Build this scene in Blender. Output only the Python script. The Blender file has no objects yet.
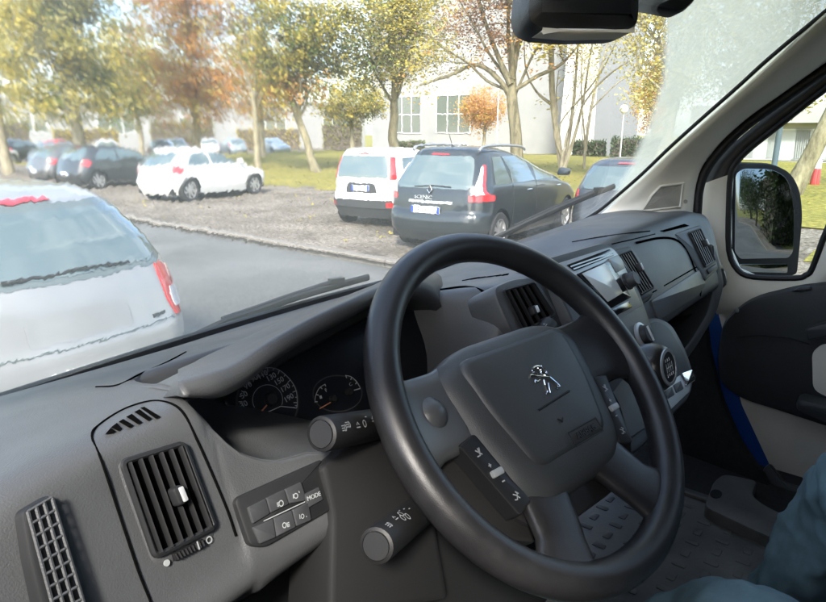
import bpy, bmesh, math, random
from mathutils import Vector, Matrix, noise
random.seed(7)
S = bpy.context.scene
COL = S.collection
V = Vector
# ------------------------------------------------------------------ camera numbers (photo frame 826 x 602)
FPX, HOR, VPX = 615.0, 134.0, 936.0
PITCH = math.atan((301-HOR)/FPX)
YAW = math.pi/2 - math.atan((VPX-413)/math.hypot(FPX, 301-HOR))
CF = V((math.sin(YAW)*math.cos(PITCH), math.cos(YAW)*math.cos(PITCH), -math.sin(PITCH)))
CR = V((math.cos(YAW), -math.sin(YAW), 0))
CU = CR.cross(CF)
EYE = 1.9                                   # the camera stands 1.9 m over the road at x = y = 0
def ray(px, py): return CF + CR*((px-413)/FPX) - CU*((py-301)/FPX)
def at(px, py, ax, val):
    d = ray(px, py); return d*(val/d[ax])
def onp(px, py, p0, n):
    d = ray(px, py); return d*(p0.dot(n)/d.dot(n))
def proj(p):
    d = p.dot(CF); return (413+FPX*p.dot(CR)/d, 301-FPX*p.dot(CU)/d, d)
# ------------------------------------------------------------------ object helpers
def link(o, parent=None):
    COL.objects.link(o)
    if parent is not None: o.parent = parent
    return o
def tag(o, label=None, cat=None, group=None, kind=None):
    if label: o['label'] = label
    if cat: o['category'] = cat
    if group: o['group'] = group
    if kind: o['kind'] = kind
    return o
def empty(name, loc=(0, 0, 0), rz=0.0):
    o = bpy.data.objects.new(name, None); o.empty_display_size = .2
    o.location = loc; o.rotation_euler = (0, 0, rz); return link(o)
class MB:
    def __init__(s): s.v = []; s.f = []; s.m = []
    def add(s, vs, fs, mi=0):
        b = len(s.v); s.v += [V(p) for p in vs]
        s.f += [tuple(i+b for i in f) for f in fs]; s.m += [mi]*len(fs); return s
    def grid(s, rows, cu=False, cv=False, mi=0, flip=False):
        n, m = len(rows), len(rows[0]); fs = []
        for i in range(n if cv else n-1):
            for j in range(m if cu else m-1):
                q = (i*m+j, i*m+(j+1) % m, ((i+1) % n)*m+(j+1) % m, ((i+1) % n)*m+j)
                fs.append(q[::-1] if flip else q)
        return s.add([p for r in rows for p in r], fs, mi)
    def box(s, c, h, M=None, mi=0):
        c = V(c); vs = []
        for z in (-1, 1):
            for x, y in ((-1, -1), (1, -1), (1, 1), (-1, 1)):
                d = V((x*h[0], y*h[1], z*h[2])); vs.append(c+(M @ d if M else d))
        return s.add(vs, [(3, 2, 1, 0), (4, 5, 6, 7), (0, 1, 5, 4), (1, 2, 6, 5), (2, 3, 7, 6), (3, 0, 4, 7)], mi)
    def tube(s, pts, rad, seg=10, caps=True, flat=1.0, up=None, mi=0, closed=False):
        pts = [V(p) for p in pts]; n = len(pts)
        if not hasattr(rad, '__len__'): rad = [rad]*n
        rows = []; prev = None
        for i, p in enumerate(pts):
            if closed: t = pts[(i+1) % n]-pts[i-1]
            else: t = pts[min(i+1, n-1)]-pts[max(i-1, 0)]
            t.normalize()
            if prev is None:
                a = V(up) if up else (V((0, 0, 1)) if abs(t.z) < .9 else V((1, 0, 0)))
            else: a = prev
            nrm = a - t*a.dot(t)
            if nrm.length < 1e-6: nrm = t.orthogonal()
            nrm.normalize(); prev = nrm; b = t.cross(nrm)
            rows.append([p+nrm*(math.cos(k*2*math.pi/seg)*rad[i]*flat)+b*(math.sin(k*2*math.pi/seg)*rad[i]) for k in range(seg)])
        s.grid(rows, cu=True, cv=closed, mi=mi)
        if caps and not closed:
            b0 = len(s.v)-n*seg
            s.f.append(tuple(b0+k for k in range(seg))[::-1]); s.m.append(mi)
            s.f.append(tuple(b0+(n-1)*seg+k for k in range(seg))); s.m.append(mi)
        return s
    def lathe(s, o, axis, prof, seg=20, mi=0):
        axis = V(axis).normalized(); a = axis.orthogonal().normalized(); b = axis.cross(a); o = V(o)
        rows = [[o+axis*h+(a*math.cos(k*2*math.pi/seg)+b*math.sin(k*2*math.pi/seg))*max(r, 1e-5) for k in range(seg)] for r, h in prof]
        return s.grid(rows, cu=True, mi=mi)
    def prism(s, pts, fr, t, b=0.0, base=0.0, mi=0):
        """outline pts (u,v) on frame fr=(o,u,v,n): top at base, thickness t below, edges rounded by b"""
        o, u, v, n = fr; pts = [V((p[0], p[1])) for p in pts]
        if sum(pts[i].x*pts[(i+1) % len(pts)].y-pts[(i+1) % len(pts)].x*pts[i].y for i in range(len(pts))) < 0: pts = pts[::-1]
        N = len(pts)
        def inset(d):
            r = []
            for i in range(N):
                e1 = (pts[i]-pts[i-1]); e2 = (pts[(i+1) % N]-pts[i])
                n1 = V((-e1.y, e1.x)).normalized() if e1.length else V((0, 0)); n2 = V((-e2.y, e2.x)).normalized() if e2.length else V((0, 0))
                m = (n1+n2); m = m.normalized() if m.length else n1
                k = max(.5, m.dot(n1)); r.append(pts[i]+m*(d/k))
            return r
        rings = [(pts, base-t)]
        if b > 0: rings += [(pts, base-b), (inset(b*.3), base-b*.3), (inset(b), base)]
        else: rings += [(pts, base)]
        rows = [[o+u*p.x+v*p.y+n*h for p in r] for r, h in rings]
        b0 = len(s.v); s.grid(rows, cu=True, mi=mi)
        s.f.append(tuple(b0+(len(rows)-1)*N+k for k in range(N))); s.m.append(mi)
        s.f.append(tuple(b0+k for k in range(N))[::-1]); s.m.append(mi)
        return s
    def build(s, name, mats, parent=None, smooth=True, off=None, sub=0, bevel=0, autos=True, ang=38):
        me = bpy.data.meshes.new(name)
        me.from_pydata([tuple(p+off) if off else tuple(p) for p in s.v], [], s.f)
        if not isinstance(mats, (list, tuple)): mats = [mats]
        for m in mats: me.materials.append(m)
        me.polygons.foreach_set('material_index', s.m)
        bm = bmesh.new(); bm.from_mesh(me)
        bmesh.ops.remove_doubles(bm, verts=bm.verts, dist=1e-6)
        bmesh.ops.recalc_face_normals(bm, faces=bm.faces)
        bm.to_mesh(me); bm.free()
        if smooth:
            me.polygons.foreach_set('use_smooth', [True]*len(me.polygons))
            if autos: me.set_sharp_from_angle(angle=math.radians(ang))
        me.update()
        o = link(bpy.data.objects.new(name, me), parent)
        if bevel:
            md = o.modifiers.new('bevel', 'BEVEL'); md.width = bevel; md.segments = 2; md.limit_method = 'ANGLE'; md.angle_limit = math.radians(40)
        if sub:
            md = o.modifiers.new('sub', 'SUBSURF'); md.levels = sub; md.render_levels = sub
        return o
def rounded(pts, r, k=4):
    out = []; N = len(pts)
    for i in range(N):
        p = V(pts[i][:2]); a = V(pts[i-1][:2])-p; b = V(pts[(i+1) % N][:2])-p
        rr = pts[i][2] if len(pts[i]) > 2 else r
        d = min(rr, a.length*.48, b.length*.48)
        p1 = p+a.normalized()*d; p2 = p+b.normalized()*d
        for j in range(k+1):
            t = j/k; out.append((p1*(1-t)+p*t)*(1-t)+(p*(1-t)+p2*t)*t)
    return out
def smooth_path(pts, k=6, closed=False):
    pts = [V(p) for p in pts]; n = len(pts); out = []
    for i in range(n if closed else n-1):
        p1, p2 = pts[i], pts[(i+1) % n]
        p0 = pts[i-1] if (closed or i > 0) else p1*2-p2
        p3 = pts[(i+2) % n] if (closed or i+2 < n) else p2*2-p1
        for j in range(k):
            t = j/k
            out.append(.5*((2*p1)+(p2-p0)*t+(2*p0-5*p1+4*p2-p3)*t*t+(3*p1-p0-3*p2+p3)*t**3))
    if not closed: out.append(pts[-1])
    return out
def frame(o, n, up=(0, 0, 1)):
    n = V(n).normalized(); u = V(up).cross(n).normalized(); v = n.cross(u); return (V(o), u, v, n)
def frpx(fr, pts):
    o, u, v, n = fr; r = []
    for p in pts:
        q = onp(p[0], p[1], o, n)-o; r.append((q.dot(u), q.dot(v)) + tuple(p[2:]))
    return r
def text_mb(mb, txt, fr, size, pos=(0, 0), rot=0.0, base=.0006, thick=.0004, align='CENTER', mi=0, sx=1.0):
    cu = bpy.data.curves.new('t', 'FONT'); cu.body = txt; cu.size = size; cu.align_x = align; cu.align_y = 'CENTER'; cu.resolution_u = 3
    cu.extrude = thick
    ob = bpy.data.objects.new('t', cu); COL.objects.link(ob)
    dg = bpy.context.evaluated_depsgraph_get(); me = bpy.data.meshes.new_from_object(ob.evaluated_get(dg))
    o, u, v, n = fr; c, s_ = math.cos(rot), math.sin(rot)
    vs = []
    for w in me.vertices:
        x, y = w.co.x*sx, w.co.y; x, y = x*c-y*s_+pos[0], x*s_+y*c+pos[1]
        vs.append(o+u*x+v*y+n*(base+w.co.z))
    mb.add(vs, [tuple(p.vertices) for p in me.polygons], mi)
    bpy.data.objects.remove(ob); bpy.data.curves.remove(cu); bpy.data.meshes.remove(me)
def strokes(mb, fr, lines, w, base=.0006, mi=0):
    o, u, v, n = fr
    for ln in lines:
        ln = [V(p) for p in ln]
        L = []; Rr = []
        for i, p in enumerate(ln):
            t = (ln[min(i+1, len(ln)-1)]-ln[max(i-1, 0)]); t = t.normalized() if t.length else V((1, 0)); q = V((-t.y, t.x))*(w/2)
            L.append(o+u*(p.x+q.x)+v*(p.y+q.y)+n*base); Rr.append(o+u*(p.x-q.x)+v*(p.y-q.y)+n*base)
        mb.grid([L, Rr], mi=mi)
# ------------------------------------------------------------------ materials
MATS = {}
def nodes(name):
    m = bpy.data.materials.new(name); m.use_nodes = True; nt = m.node_tree
    return m, nt, nt.nodes['Principled BSDF'], nt.nodes['Material Output']
def N(nt, typ, **kw):
    n = nt.nodes.new(typ)
    for k, v in kw.items():
        if k.startswith('_'): setattr(n, k[1:], v)
        else: n.inputs[k.replace('__', ' ')].default_value = v
    return n
def ramp(nt, fac, stops):
    r = nt.nodes.new('ShaderNodeValToRGB'); e = r.color_ramp.elements
    while len(e) < len(stops): e.new(.5)
    for i, (p, c) in enumerate(stops):
        e[i].position = p; e[i].color = (c if hasattr(c, '__len__') else (c, c, c))[:3] + (1,) if hasattr(c, '__len__') else (c, c, c, 1)
    nt.links.new(fac, r.inputs['Fac']); return r.outputs['Color']
def coord(nt, kind='Object', scale=(1, 1, 1)):
    t = nt.nodes.new('ShaderNodeTexCoord'); mp = nt.nodes.new('ShaderNodeMapping'); mp.inputs['Scale'].default_value = scale
    nt.links.new(t.outputs[kind], mp.inputs['Vector']); return mp.outputs['Vector']
def noise_n(nt, vec, scale, detail=3, rough=.55, dist=0):
    n = N(nt, 'ShaderNodeTexNoise', Scale=scale, Detail=detail, Roughness=rough, Distortion=dist); nt.links.new(vec, n.inputs['Vector']); return n
def bump(nt, h, strength, dist, b):
    bp = N(nt, 'ShaderNodeBump', Strength=strength, Distance=dist); nt.links.new(h, bp.inputs['Height']); nt.links.new(bp.outputs['Normal'], b.inputs['Normal'])
def mat(name, col, rough=.5, metal=0.0, var=0.0, vscale=6, bs=0.0, bscale=900, bd=.0004, coat=0.0, spec=.5, rvar=0.0, kind='Object'):
    m, nt, b, out = nodes(name)
    b.inputs['Roughness'].default_value = rough; b.inputs['Metallic'].default_value = metal
    b.inputs['Base Color'].default_value = (*col, 1); b.inputs['Coat Weight'].default_value = coat; b.inputs['Coat Roughness'].default_value = .05
    b.inputs['Specular IOR Level'].default_value = spec
    vec = coord(nt, kind)
    if var:
        n = noise_n(nt, vec, vscale, 4, .6)
        c = ramp(nt, n.outputs['Fac'], [(.3, tuple(max(0, x*(1-var)) for x in col)), (.7, tuple(min(1, x*(1+var)) for x in col))])
        nt.links.new(c, b.inputs['Base Color'])
        if rvar:
            r = ramp(nt, n.outputs['Fac'], [(.35, max(.03, rough-rvar)), (.65, min(1, rough+rvar))]); nt.links.new(r, b.inputs['Roughness'])
    if bs:
        n2 = noise_n(nt, vec, bscale, 2, .5); bump(nt, n2.outputs['Fac'], bs, bd, b)
    MATS[name] = m; return m
M_dash = mat('dash_plastic', (.066, .069, .072), .45, var=.1, vscale=9, bs=.5, bscale=800, bd=.0006, rvar=.05)
M_dash2 = mat('panel_plastic', (.04, .042, .045), .5, var=.1, vscale=14, bs=.3, bscale=1300, bd=.0004)
M_dark = mat('dark_plastic', (.014, .0148, .016), .5, var=.12, vscale=20, bs=.25, bscale=1500, bd=.0003)
M_knob = mat('knob_leather', (.014, .012, .011), .3, bs=.2, bscale=900, bd=.0003); M_cluster = mat('cluster_face', (.010, .012, .016), .3)
M_house = mat('mirror_housing', (.005, .005, .0055), .75, spec=.25)
M_void = mat('recess_shade', (.003, .003, .003), 1.0, spec=0.0)  # near-black stands for the shade inside vents and slots
M_door = mat('door_trim', (.028, .029, .031), .55, var=.1, vscale=20, bs=.5, bscale=600, bd=.0006)
M_slat = mat('vent_slat', (.013, .0135, .0145), .4); M_spoke = mat('spoke_grey', (.07, .074, .075), .36, bs=.25, bscale=1600, bd=.0003); M_col = mat('column_plastic', (.0085, .0086, .0092), .55, bs=.2, bscale=1500, bd=.0003)
M_dim2 = mat('icon_grey', (.3, .315, .32), .5)
M_black = mat('black_rubber', (.008, .008, .009), .55, bs=.2, bscale=900)
M_gloss = mat('gloss_black', (.012, .012, .014), .14)
M_wheel = mat('wheel_leather', (.017, .017, .018), .34, var=.18, vscale=25, bs=.4, bscale=1600, bd=.0004, rvar=.06)
M_pad = mat('wheel_pad', (.045, .049, .05), .46, var=.08, vscale=16, bs=.5, bscale=900, bd=.0005)
M_satin = mat('satin_grey', (.32, .34, .34), .38, metal=.2, bs=.15, bscale=1500)
M_silver = mat('silver_trim', (.5, .515, .52), .32, metal=.25)
M_chrome = mat('chrome', (.8, .8, .8), .12, metal=1)
M_white = mat('white_mark', (.72, .74, .74), .5)
M_dim = mat('grey_mark', (.38, .4, .42), .5)
M_orange = mat('orange_needle', (.5, .2, .12), .5)
M_cream = mat('cream_trim', (.84, .79, .69), .62, var=.06, vscale=7, bs=.3, bscale=1100, bd=.0004)
M_grille = mat('cream_grille', (.34, .32, .28), .7, bs=1, bscale=450, bd=.002)
M_blue = mat('blue_paint', (.008, .07, .3), .3, coat=.6)
M_screen = mat('screen_glass', (.8, .8, .77), .22)
M_mat = mat('rubber_mat', (.13, .128, .122), .55, var=.4, vscale=9, bs=.4, bscale=240, bd=.001, rvar=.12)
M_carpet = mat('carpet', (.02, .02, .021), .9, var=.3, vscale=60, bs=.8, bscale=500, bd=.002)
M_denim = mat('denim', (.11, .18, .205), .85, var=.22, vscale=26, bs=.6, bscale=1500, bd=.0007)
M_skin = mat('skin', (.5, .3, .22), .55, var=.1, vscale=20)
M_hair = mat('hair', (.03, .02, .015), .6)
M_jacket = mat('jacket_cloth', (.03, .035, .05), .85, var=.2, vscale=30)
M_seat = mat('seat_cloth', (.04, .042, .05), .85, var=.2, vscale=120, bs=.5, bscale=700)
M_lining = mat('roof_lining', (.2, .195, .18), .9, bs=.4, bscale=400)
# =================================================================== the van's cab (coordinates relative to the eye, OFF brings them to the ground)
VAN = empty('van', (.87, .3, 0)); tag(VAN, 'cab of a blue van with grey plastic dashboard, black steering wheel and cream door pillars', 'van')
OFF = V((-.87, -.3, EYE))
def vb(mb, name, m, parent=VAN, **kw): return mb.build(name, m, parent, off=OFF, **kw)
# ---- windscreen surface
def ws(x, s):
    c = (x-.87)/.8; return V((x, .905-.08*c*c-s*.70, -.335+s*.62))
def ws_hit(px, py):
    d = ray(px, py); t0, t1 = .2, 6
    def g(t):
        p = d*t; s = (p.z+.335)/.62; return p.y-ws(p.x, s).y
    for _ in range(50):
        tm = (t0+t1)/2
        if g(tm) > 0: t1 = tm
        else: t0 = tm
    return d*t0
# ---- dashboard body: profiles lofted along x
def sst0(a, b, t): t = max(0, min(1, (t-a)/(b-a))); return t*t*(3-2*t)
def lerpt(tab, x):
    if x <= tab[0][0]: return tab[0][1]
    for (a, va), (b, vb_) in zip(tab, tab[1:]):
        if x <= b: return va+(vb_-va)*(x-a)/(b-a)
    return tab[-1][1]
def prof(x):
    base = ws(x, .02); zb = base.z; yb = base.y
    if x > 1.0:
        k = min(1, (x-1.0)/.62); s = .02+.2*k; b = ws(x, s); yb, zb = b.y-.004, b.z-.012
    std = [(yb, zb), (.72, -.268), (.58, -.23), (.49, -.211), (.445, -.201), (.42, -.199), (.403, -.207), (.391, -.232), (.371, -.275), (.357, -.305), (.345, -.33), (.375, -.362), (.43, -.42), (.5, -.52), (.56, -.7)]
    def face(z): return lerpt([(-.33, .345), (-.207, .403)], z)
    lz = lerpt([(.225, -.200), (.235, -.212), (.242, -.228), (.252, -.243), (.268, -.256), (.288, -.2645), (.315, -.268), (.36, -.285), (.42, -.31), (.47, -.335)], x)
    yf = face(lz)*(1-lerpt([(.33, 0), (.47, 1)], x))+.40*lerpt([(.33, 0), (.47, 1)], x)
    zl = min(lz-.02, -.305)
    clu = [(yb, zb), (.72, -.268), (.60, -.236), (.57, -.232), (.56, max(-.27, lz+.004)), (.53, lz-.004), (yf+.02, lz-.001), (yf+.003, lz-.001), (yf-.001, lz-.006), (face(lz-.03)+(yf-face(lz)), lz-.03), (.345+(yf-face(lz)), min(-.33, lz-.045)), (.375, -.366), (.43, -.42), (.5, -.52), (.56, -.7)]
    pas = [(yb, zb), (yb*.45+.31, zb*.5-.092), (.56, -.192), (.48, -.18), (.44, -.174), (.418, -.178), (.4, -.2), (.38, -.232), (.352, -.28), (.335, -.315), (.335, -.345), (.40, -.37), (.47, -.42), (.52, -.52), (.56, -.7)]
    def sst(a, b, t): t = max(0, min(1, (t-a)/(b-a))); return t*t*(3-2*t)
    w = sst(.228, .240, x)*(1-sst(.60, .70, x)); wt = sst(.236, .262, x)*(1-sst(.60, .70, x)); w2 = sst(.85, 1.15, x)
    out = []
    for k_, (a, b, c) in enumerate(zip(std, clu, pas)):
        q = wt if k_ < 5 else w
        y = a[0]*(1-q)+b[0]*q; z = a[1]*(1-q)+b[1]*q
        out.append((y*(1-w2)+c[0]*w2, z*(1-w2)+c[1]*w2))
    # the left end wraps towards the driver's door, the right end towards the passenger's
    e = .035*(1-sst(.0, .25, x)); e2 = .012*sst(1.40, 1.62, x)
    return [(y-(e+e2)*(0 if i < 3 else 1), z-(.012 if i in (4, 5, 6) else 0)*(1-sst(.02, .1, x))-.015*sst(1.52, 1.62, x)*(1 if 2 < i < 9 else 0)) for i, (y, z) in enumerate(out)]
xs = [-.02, .0, .03, .07, .12, .17, .21, .222, .228, .231, .234, .237, .24, .246, .254, .262, .272, .285, .30, .315, .34, .36, .38, .45, .52, .58, .6, .61, .62, .63, .64, .65, .66, .67, .68, .69, .7, .72, .74, .8, .88, .96, 1.05, 1.15, 1.25, 1.35, 1.45, 1.52, 1.57, 1.60, 1.615, 1.622]
mb = MB(); rr = []
for x in xs:
    P = [V((x-.085*sst0(1.54, 1.62, x)*sst0(-.20, -.33, z), y, z)) for y, z in prof(x)]
    rr.append(smooth_path(P, 4))
c0 = rr[0]; rr = [[V((p.x-.01, p.y*.9+.05, p.z*.9-.04)) for p in c0]]+rr
cl = rr[-1]; rr = rr+[[V((p.x+.008, p.y*.97+.014, p.z*.97-.007)) for p in cl], [V((p.x-.03, p.y*.9+.05, p.z*.94-.016)) for p in cl]]
mb.grid(rr)
DASH = vb(mb, 'dashboard', M_dash, autos=False)
tag(DASH)
def dash_pt(px, py, lo=.25, hi=3.0):
    """first hit of a pixel's ray with the lofted dash"""
    d = ray(px, py); t = lo; step = .004
    while t < hi:
        p = d*t; pr = smooth_path([V((0, y, z)) for y, z in prof(p.x)], 4)
        # below the top outline?
        ztop = None
        for a, b in zip(pr, pr[1:]):
            if (a.y-p.y)*(b.y-p.y) <= 0 and abs(a.y-b.y) > 1e-6:
                zz = a.z+(b.z-a.z)*(p.y-a.y)/(b.y-a.y); ztop = zz if ztop is None else max(ztop, zz)
        if ztop is not None and p.z <= ztop:
            if step < 2e-4: return p
            t -= step; step *= .3
        t += step
    return d*hi
FN = V((0, -.86, .5)).normalized()
FO = V((.87, .395, -.215))
FACE = frame(FO, FN)

def fit_frame(pxs):
    P = [dash_pt(*p) for p in pxs]; c = sum(P, V())/len(P); n_ = (P[1]-P[3]).cross(P[2]-P[0]).normalized()
    if n_.dot(c) > 0: n_ = -n_
    return frame(c, n_)
def px_slab(name, fr, pts, t, m, b=.003, base=0.0, rad=.008, parent=VAN, **kw):
    mb = MB(); mb.prism(rounded(frpx(fr, pts), rad), fr, t, b, base); return vb(mb, name, m, parent, **kw)
def bil(q, a, b):
    q = [V(p) for p in q]; return (q[0]*(1-a)+q[1]*a)*(1-b)+(q[3]*(1-a)+q[2]*a)*b
LEFT = fit_frame([(119, 463), (180, 444), (211, 527), (152, 557)]); RIGHT = fit_frame([(686, 234), (697, 230), (712, 262), (702, 268)])
RVF = fit_frame([(614, 257), (627, 252), (650, 289), (637, 296)]); IVF = fit_frame([(505, 292), (530, 284), (548, 312), (520, 322)])
print([tuple(round(c, 2) for c in f_[3]) for f_ in (LEFT, RIGHT, RVF, IVF)])
def air_vent(fr, quad, panel, nsl, knob, base=.006, prad=.018, sm=None, fl=1.0):
    """quad TL,TR,BR,BL of the grille in pixels, panel = surround outline"""
    pan = px_slab('air_vent', fr, panel, .05, M_dash, .006, base, prad)
    q = [V(p) for p in frpx(fr, quad)]
    o, u, v, n = fr
    fr2 = fr
    mb = MB(); mb.prism(rounded([tuple(p) for p in q], .004), fr2, .002, 0, base+.0008); vb(mb, 'vent_shade', M_void, pan)  # flat black plate paints the shade inside the vent
    mb = MB()                                                   # raised frame round the grille
    loop = [o+u*p.x+v*p.y+n*(base+.002) for p in rounded([tuple(p) for p in q], .004)]
    mb.tube(loop, .0022, 6, closed=True)
    vb(mb, 'vent_frame', M_dark, pan)
    mb = MB()
    for i in range(nsl):
        a = (i+.5)/nsl
        A = bil(q, a, .02); B = bil(q, a, .98); d = (bil(q, min(1, a+.02), .5)-bil(q, max(0, a-.02), .5)).normalized()
        w = (q[1]-q[0]).length/nsl*.24
        pts = []
        for p, s in ((A, 1), (B, 1)):
            pts.append([o+u*(p.x+d.x*k*w)+v*(p.y+d.y*k*w)+n*(base+h*fl) for k, h in ((-.5, .001), (-.5, .0045), (.1, .006), (.5, .0045), (.5, .001))])
        mb.grid(pts)
    vb(mb, 'vent_slats', sm or M_slat, pan)
    if knob:
        k = V(frpx(fr, [knob])[0]); mb = MB()
        s = (q[1]-q[0]).length*.085; h = (q[3]-q[0]).length*.1
        mb.prism(rounded([(k.x-s, k.y-h), (k.x+s, k.y-h), (k.x+s, k.y+h), (k.x-s, k.y+h)], .003), fr, .008, .002, base+.012)
        mb.prism(rounded([(k.x-s*.1, k.y-h*.8), (k.x+s*.75, k.y-h*.8), (k.x+s*.75, k.y+h*.8), (k.x-s*.1, k.y+h*.8)], .001), fr, .002, .0005, base+.0135, mi=1)
        vb(mb, 'vent_knob', [M_dark, M_silver], pan)
    return pan
# ---- outer left vent with its demister slots and thumb wheel
lv = air_vent(LEFT, [(119, 463), (180, 444), (211, 527), (152, 557)], [(112, 461), (182, 439), (218, 534), (208, 546), (166, 568), (150, 566)], 6, (170, 497), base=.002, prad=.008)
def groove(name, pts, r, m=M_void, closed=False, k=5, lift=0.0):
    P = [dash_pt(*p) for p in pts]; P = [p*(1-(lift+.0009)/p.length) for p in P]; mb = MB(); mb.tube(smooth_path(P, k, closed), r, 6, closed=closed); return vb(mb, name, m)
groove('panel_gap', [(160, 640), (152, 606), (138, 570), (118, 510), (102, 462), (92, 436), (100, 424), (124, 409), (150, 401), (170, 403), (184, 414), (198, 442), (214, 478), (228, 512), (236, 536)], .0009)
groove('dash_crease', [(96, 387), (118, 385), (140, 374), (165, 363), (186, 352)], .001)
o, u, v, n = LEFT
mb = MB()
for qd in (((302, 120), (318, 102), (330, 112), (322, 117)), ((318, 101), (335, 88), (350, 104), (338, 111)), ((340, 85), (353, 77), (383, 95), (370, 102)), ((362, 71), (378, 62), (408, 86), (395, 92)), ((385, 57), (400, 49), (435, 75), (424, 82)), ((402, 45), (414, 42), (460, 70), (446, 76))):
    a, b, c, d = [(x/2.868, 392+y/2.868) for x, y in qd]
    P = [dash_pt(*p) for p in (a, b, c, d)]; mb.add([p*(1-.0032/p.length) for p in P]+[p*(1+.006/p.length) for p in P], [(0, 1, 2, 3), (0, 4, 5, 1), (1, 5, 6, 2), (2, 6, 7, 3), (3, 7, 4, 0)])
vb(mb, 'demister_slots', M_void, lv, smooth=False)
mb = MB(); q = frpx(LEFT, [(169, 554), (199, 539), (202, 546), (173, 561)]); mb.prism(q, LEFT, .006, .0015, .0045)
for i in range(9):
    a = (i+.5)/9; p = bil(q, a, .1); p2 = bil(q, a, .9); mb.tube([o+u*p.x+v*p.y+n*.0050, o+u*p2.x+v*p2.y+n*.0050], .0009, 5)
vb(mb, 'thumb_wheel', M_black, lv)
mb = MB(); p = V(frpx(LEFT, [(165, 563)])[0]); c = [(p.x+.0022*math.cos(a*.4), p.y+.0022*math.sin(a*.4)) for a in range(16)]; mb.prism(c, LEFT, .001, 0, .0026)
vb(mb, 'vent_mark', M_dim2, lv); mb = MB(); p = V(frpx(LEFT, [(207, 540)])[0]); strokes(mb, LEFT, [[(p.x+.0022*math.cos(a*.4), p.y+.0022*math.sin(a*.4)) for a in range(17)]], .001, .0026)
vb(mb, 'vent_mark', M_dim2, lv); mb = MB(); p = V(frpx(LEFT, [(193, 546)])[0]); strokes(mb, LEFT, [[(p.x, p.y-.003), (p.x+.0005, p.y+.003)]], .0012, .0060)
vb(mb, 'vent_mark', M_dim2, lv)
# ---- side-window demister at the far left end of the dash
ENDF = frame((.085, .345, -.26), (.25, -.85, .42))
pts = [(18, 512), (48, 494), (84, 602), (88, 650), (50, 660), (26, 560)]
ev = px_slab('side_demister', ENDF, pts, .03, M_dark, .003, .004, .004)
mb = MB(); q = [(22, 513), (46, 499), (84, 625), (56, 640)]; qf = [V(p) for p in frpx(ENDF, q)]
oE, uE, vE, nE = ENDF
for a in (0, .33, .66, 1): A, B = bil(qf, a, 0), bil(qf, a, 1); mb.tube([oE+uE*A.x+vE*A.y+nE*.006, oE+uE*B.x+vE*B.y+nE*.006], .0011, 5)
for i in range(11):
    A, B = bil(qf, 0, i/10), bil(qf, 1, i/10); mb.tube([oE+uE*A.x+vE*A.y+nE*.006, oE+uE*B.x+vE*B.y+nE*.006], .0010, 5)
vb(mb, 'demister_grid', M_dash, ev)
# ---- light-switch panel
SWF = fit_frame([(236, 502), (314, 468), (322, 505), (250, 543)])
sw = px_slab('switch_panel', SWF, [(231, 499, .006), (319, 460, .002), (329, 510, .002), (262, 548, .006), (247, 546)], .03, M_dark, .002, .0045, .004)
oS, uS, vS, nS = SWF
def wpx(x, y): return (220+x/6.69, 460+y/6.69)      # from the enlarged crop to the photo
btn = [[(158, 322), (275, 262), (305, 362), (192, 432)], [(280, 258), (400, 203), (430, 300), (310, 360)], [(405, 200), (512, 152), (540, 235), (540, 278), (436, 297)],
       [(190, 455), (325, 395), (345, 520), (240, 565)], [(330, 392), (448, 340), (478, 452), (350, 518)], [(455, 338), (560, 285), (582, 405), (483, 448)], [(532, 236), (632, 186), (660, 270), (562, 325)]]
mb = MB()
for b_ in btn: mb.prism(rounded(frpx(SWF, [wpx(*p) for p in b_]), .0012), SWF, .004, .0008, .0067)
vb(mb, 'button', M_dash2, sw)
mb = MB()
def icon(c, lines, w=.0006):
    for ln in lines: strokes(mb, SWF, [frpx(SWF, [wpx(c[0]+x, c[1]+y) for x, y in ln])], w, .0073)
circ = lambda cx, cy, rx, ry, a0=0, a1=6.3: [(cx+rx*math.cos(a0+(a1-a0)*i/14), cy+ry*math.sin(a0+(a1-a0)*i/14)) for i in range(15)]
icon((368, 297), [circ(8, 0, 14, 19), [(-22, 0), (-6, -8)], [(-20, 10), (-4, 2)], [(-18, 20), (-2, 12)], [(-18, -4), (-8, 22)]], .0008)
icon((472, 245), [circ(2, 2, 13, 16), [(-16, -10), (-14, 20)], [(22, -30), (26, -18)]], .0008)
icon((405, 440), [circ(-8, 2, 12, 17), [(8, -16), (14, 14)], [(8, -10), (24, -18)], [(12, 2), (27, -6)], [(14, 12), (28, 5)]], .0008)
icon((518, 382), [circ(0, 0, 10, 14), [(-20, -12), (-16, 18)], [(24, 0), (30, 4)]], .0006)
p = frpx(SWF, [wpx(595, 250), wpx(632, 234)]); rot = math.atan2(p[1][1]-p[0][1], p[1][0]-p[0][0])
text_mb(mb, 'MODE', SWF, .0052, p[0], rot, .0073, .0002)
strokes(mb, SWF, [frpx(SWF, [wpx(258, 415), wpx(535, 286)])], .0007, .0073)
vb(mb, 'switch_icons', M_dim2, sw)
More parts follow.
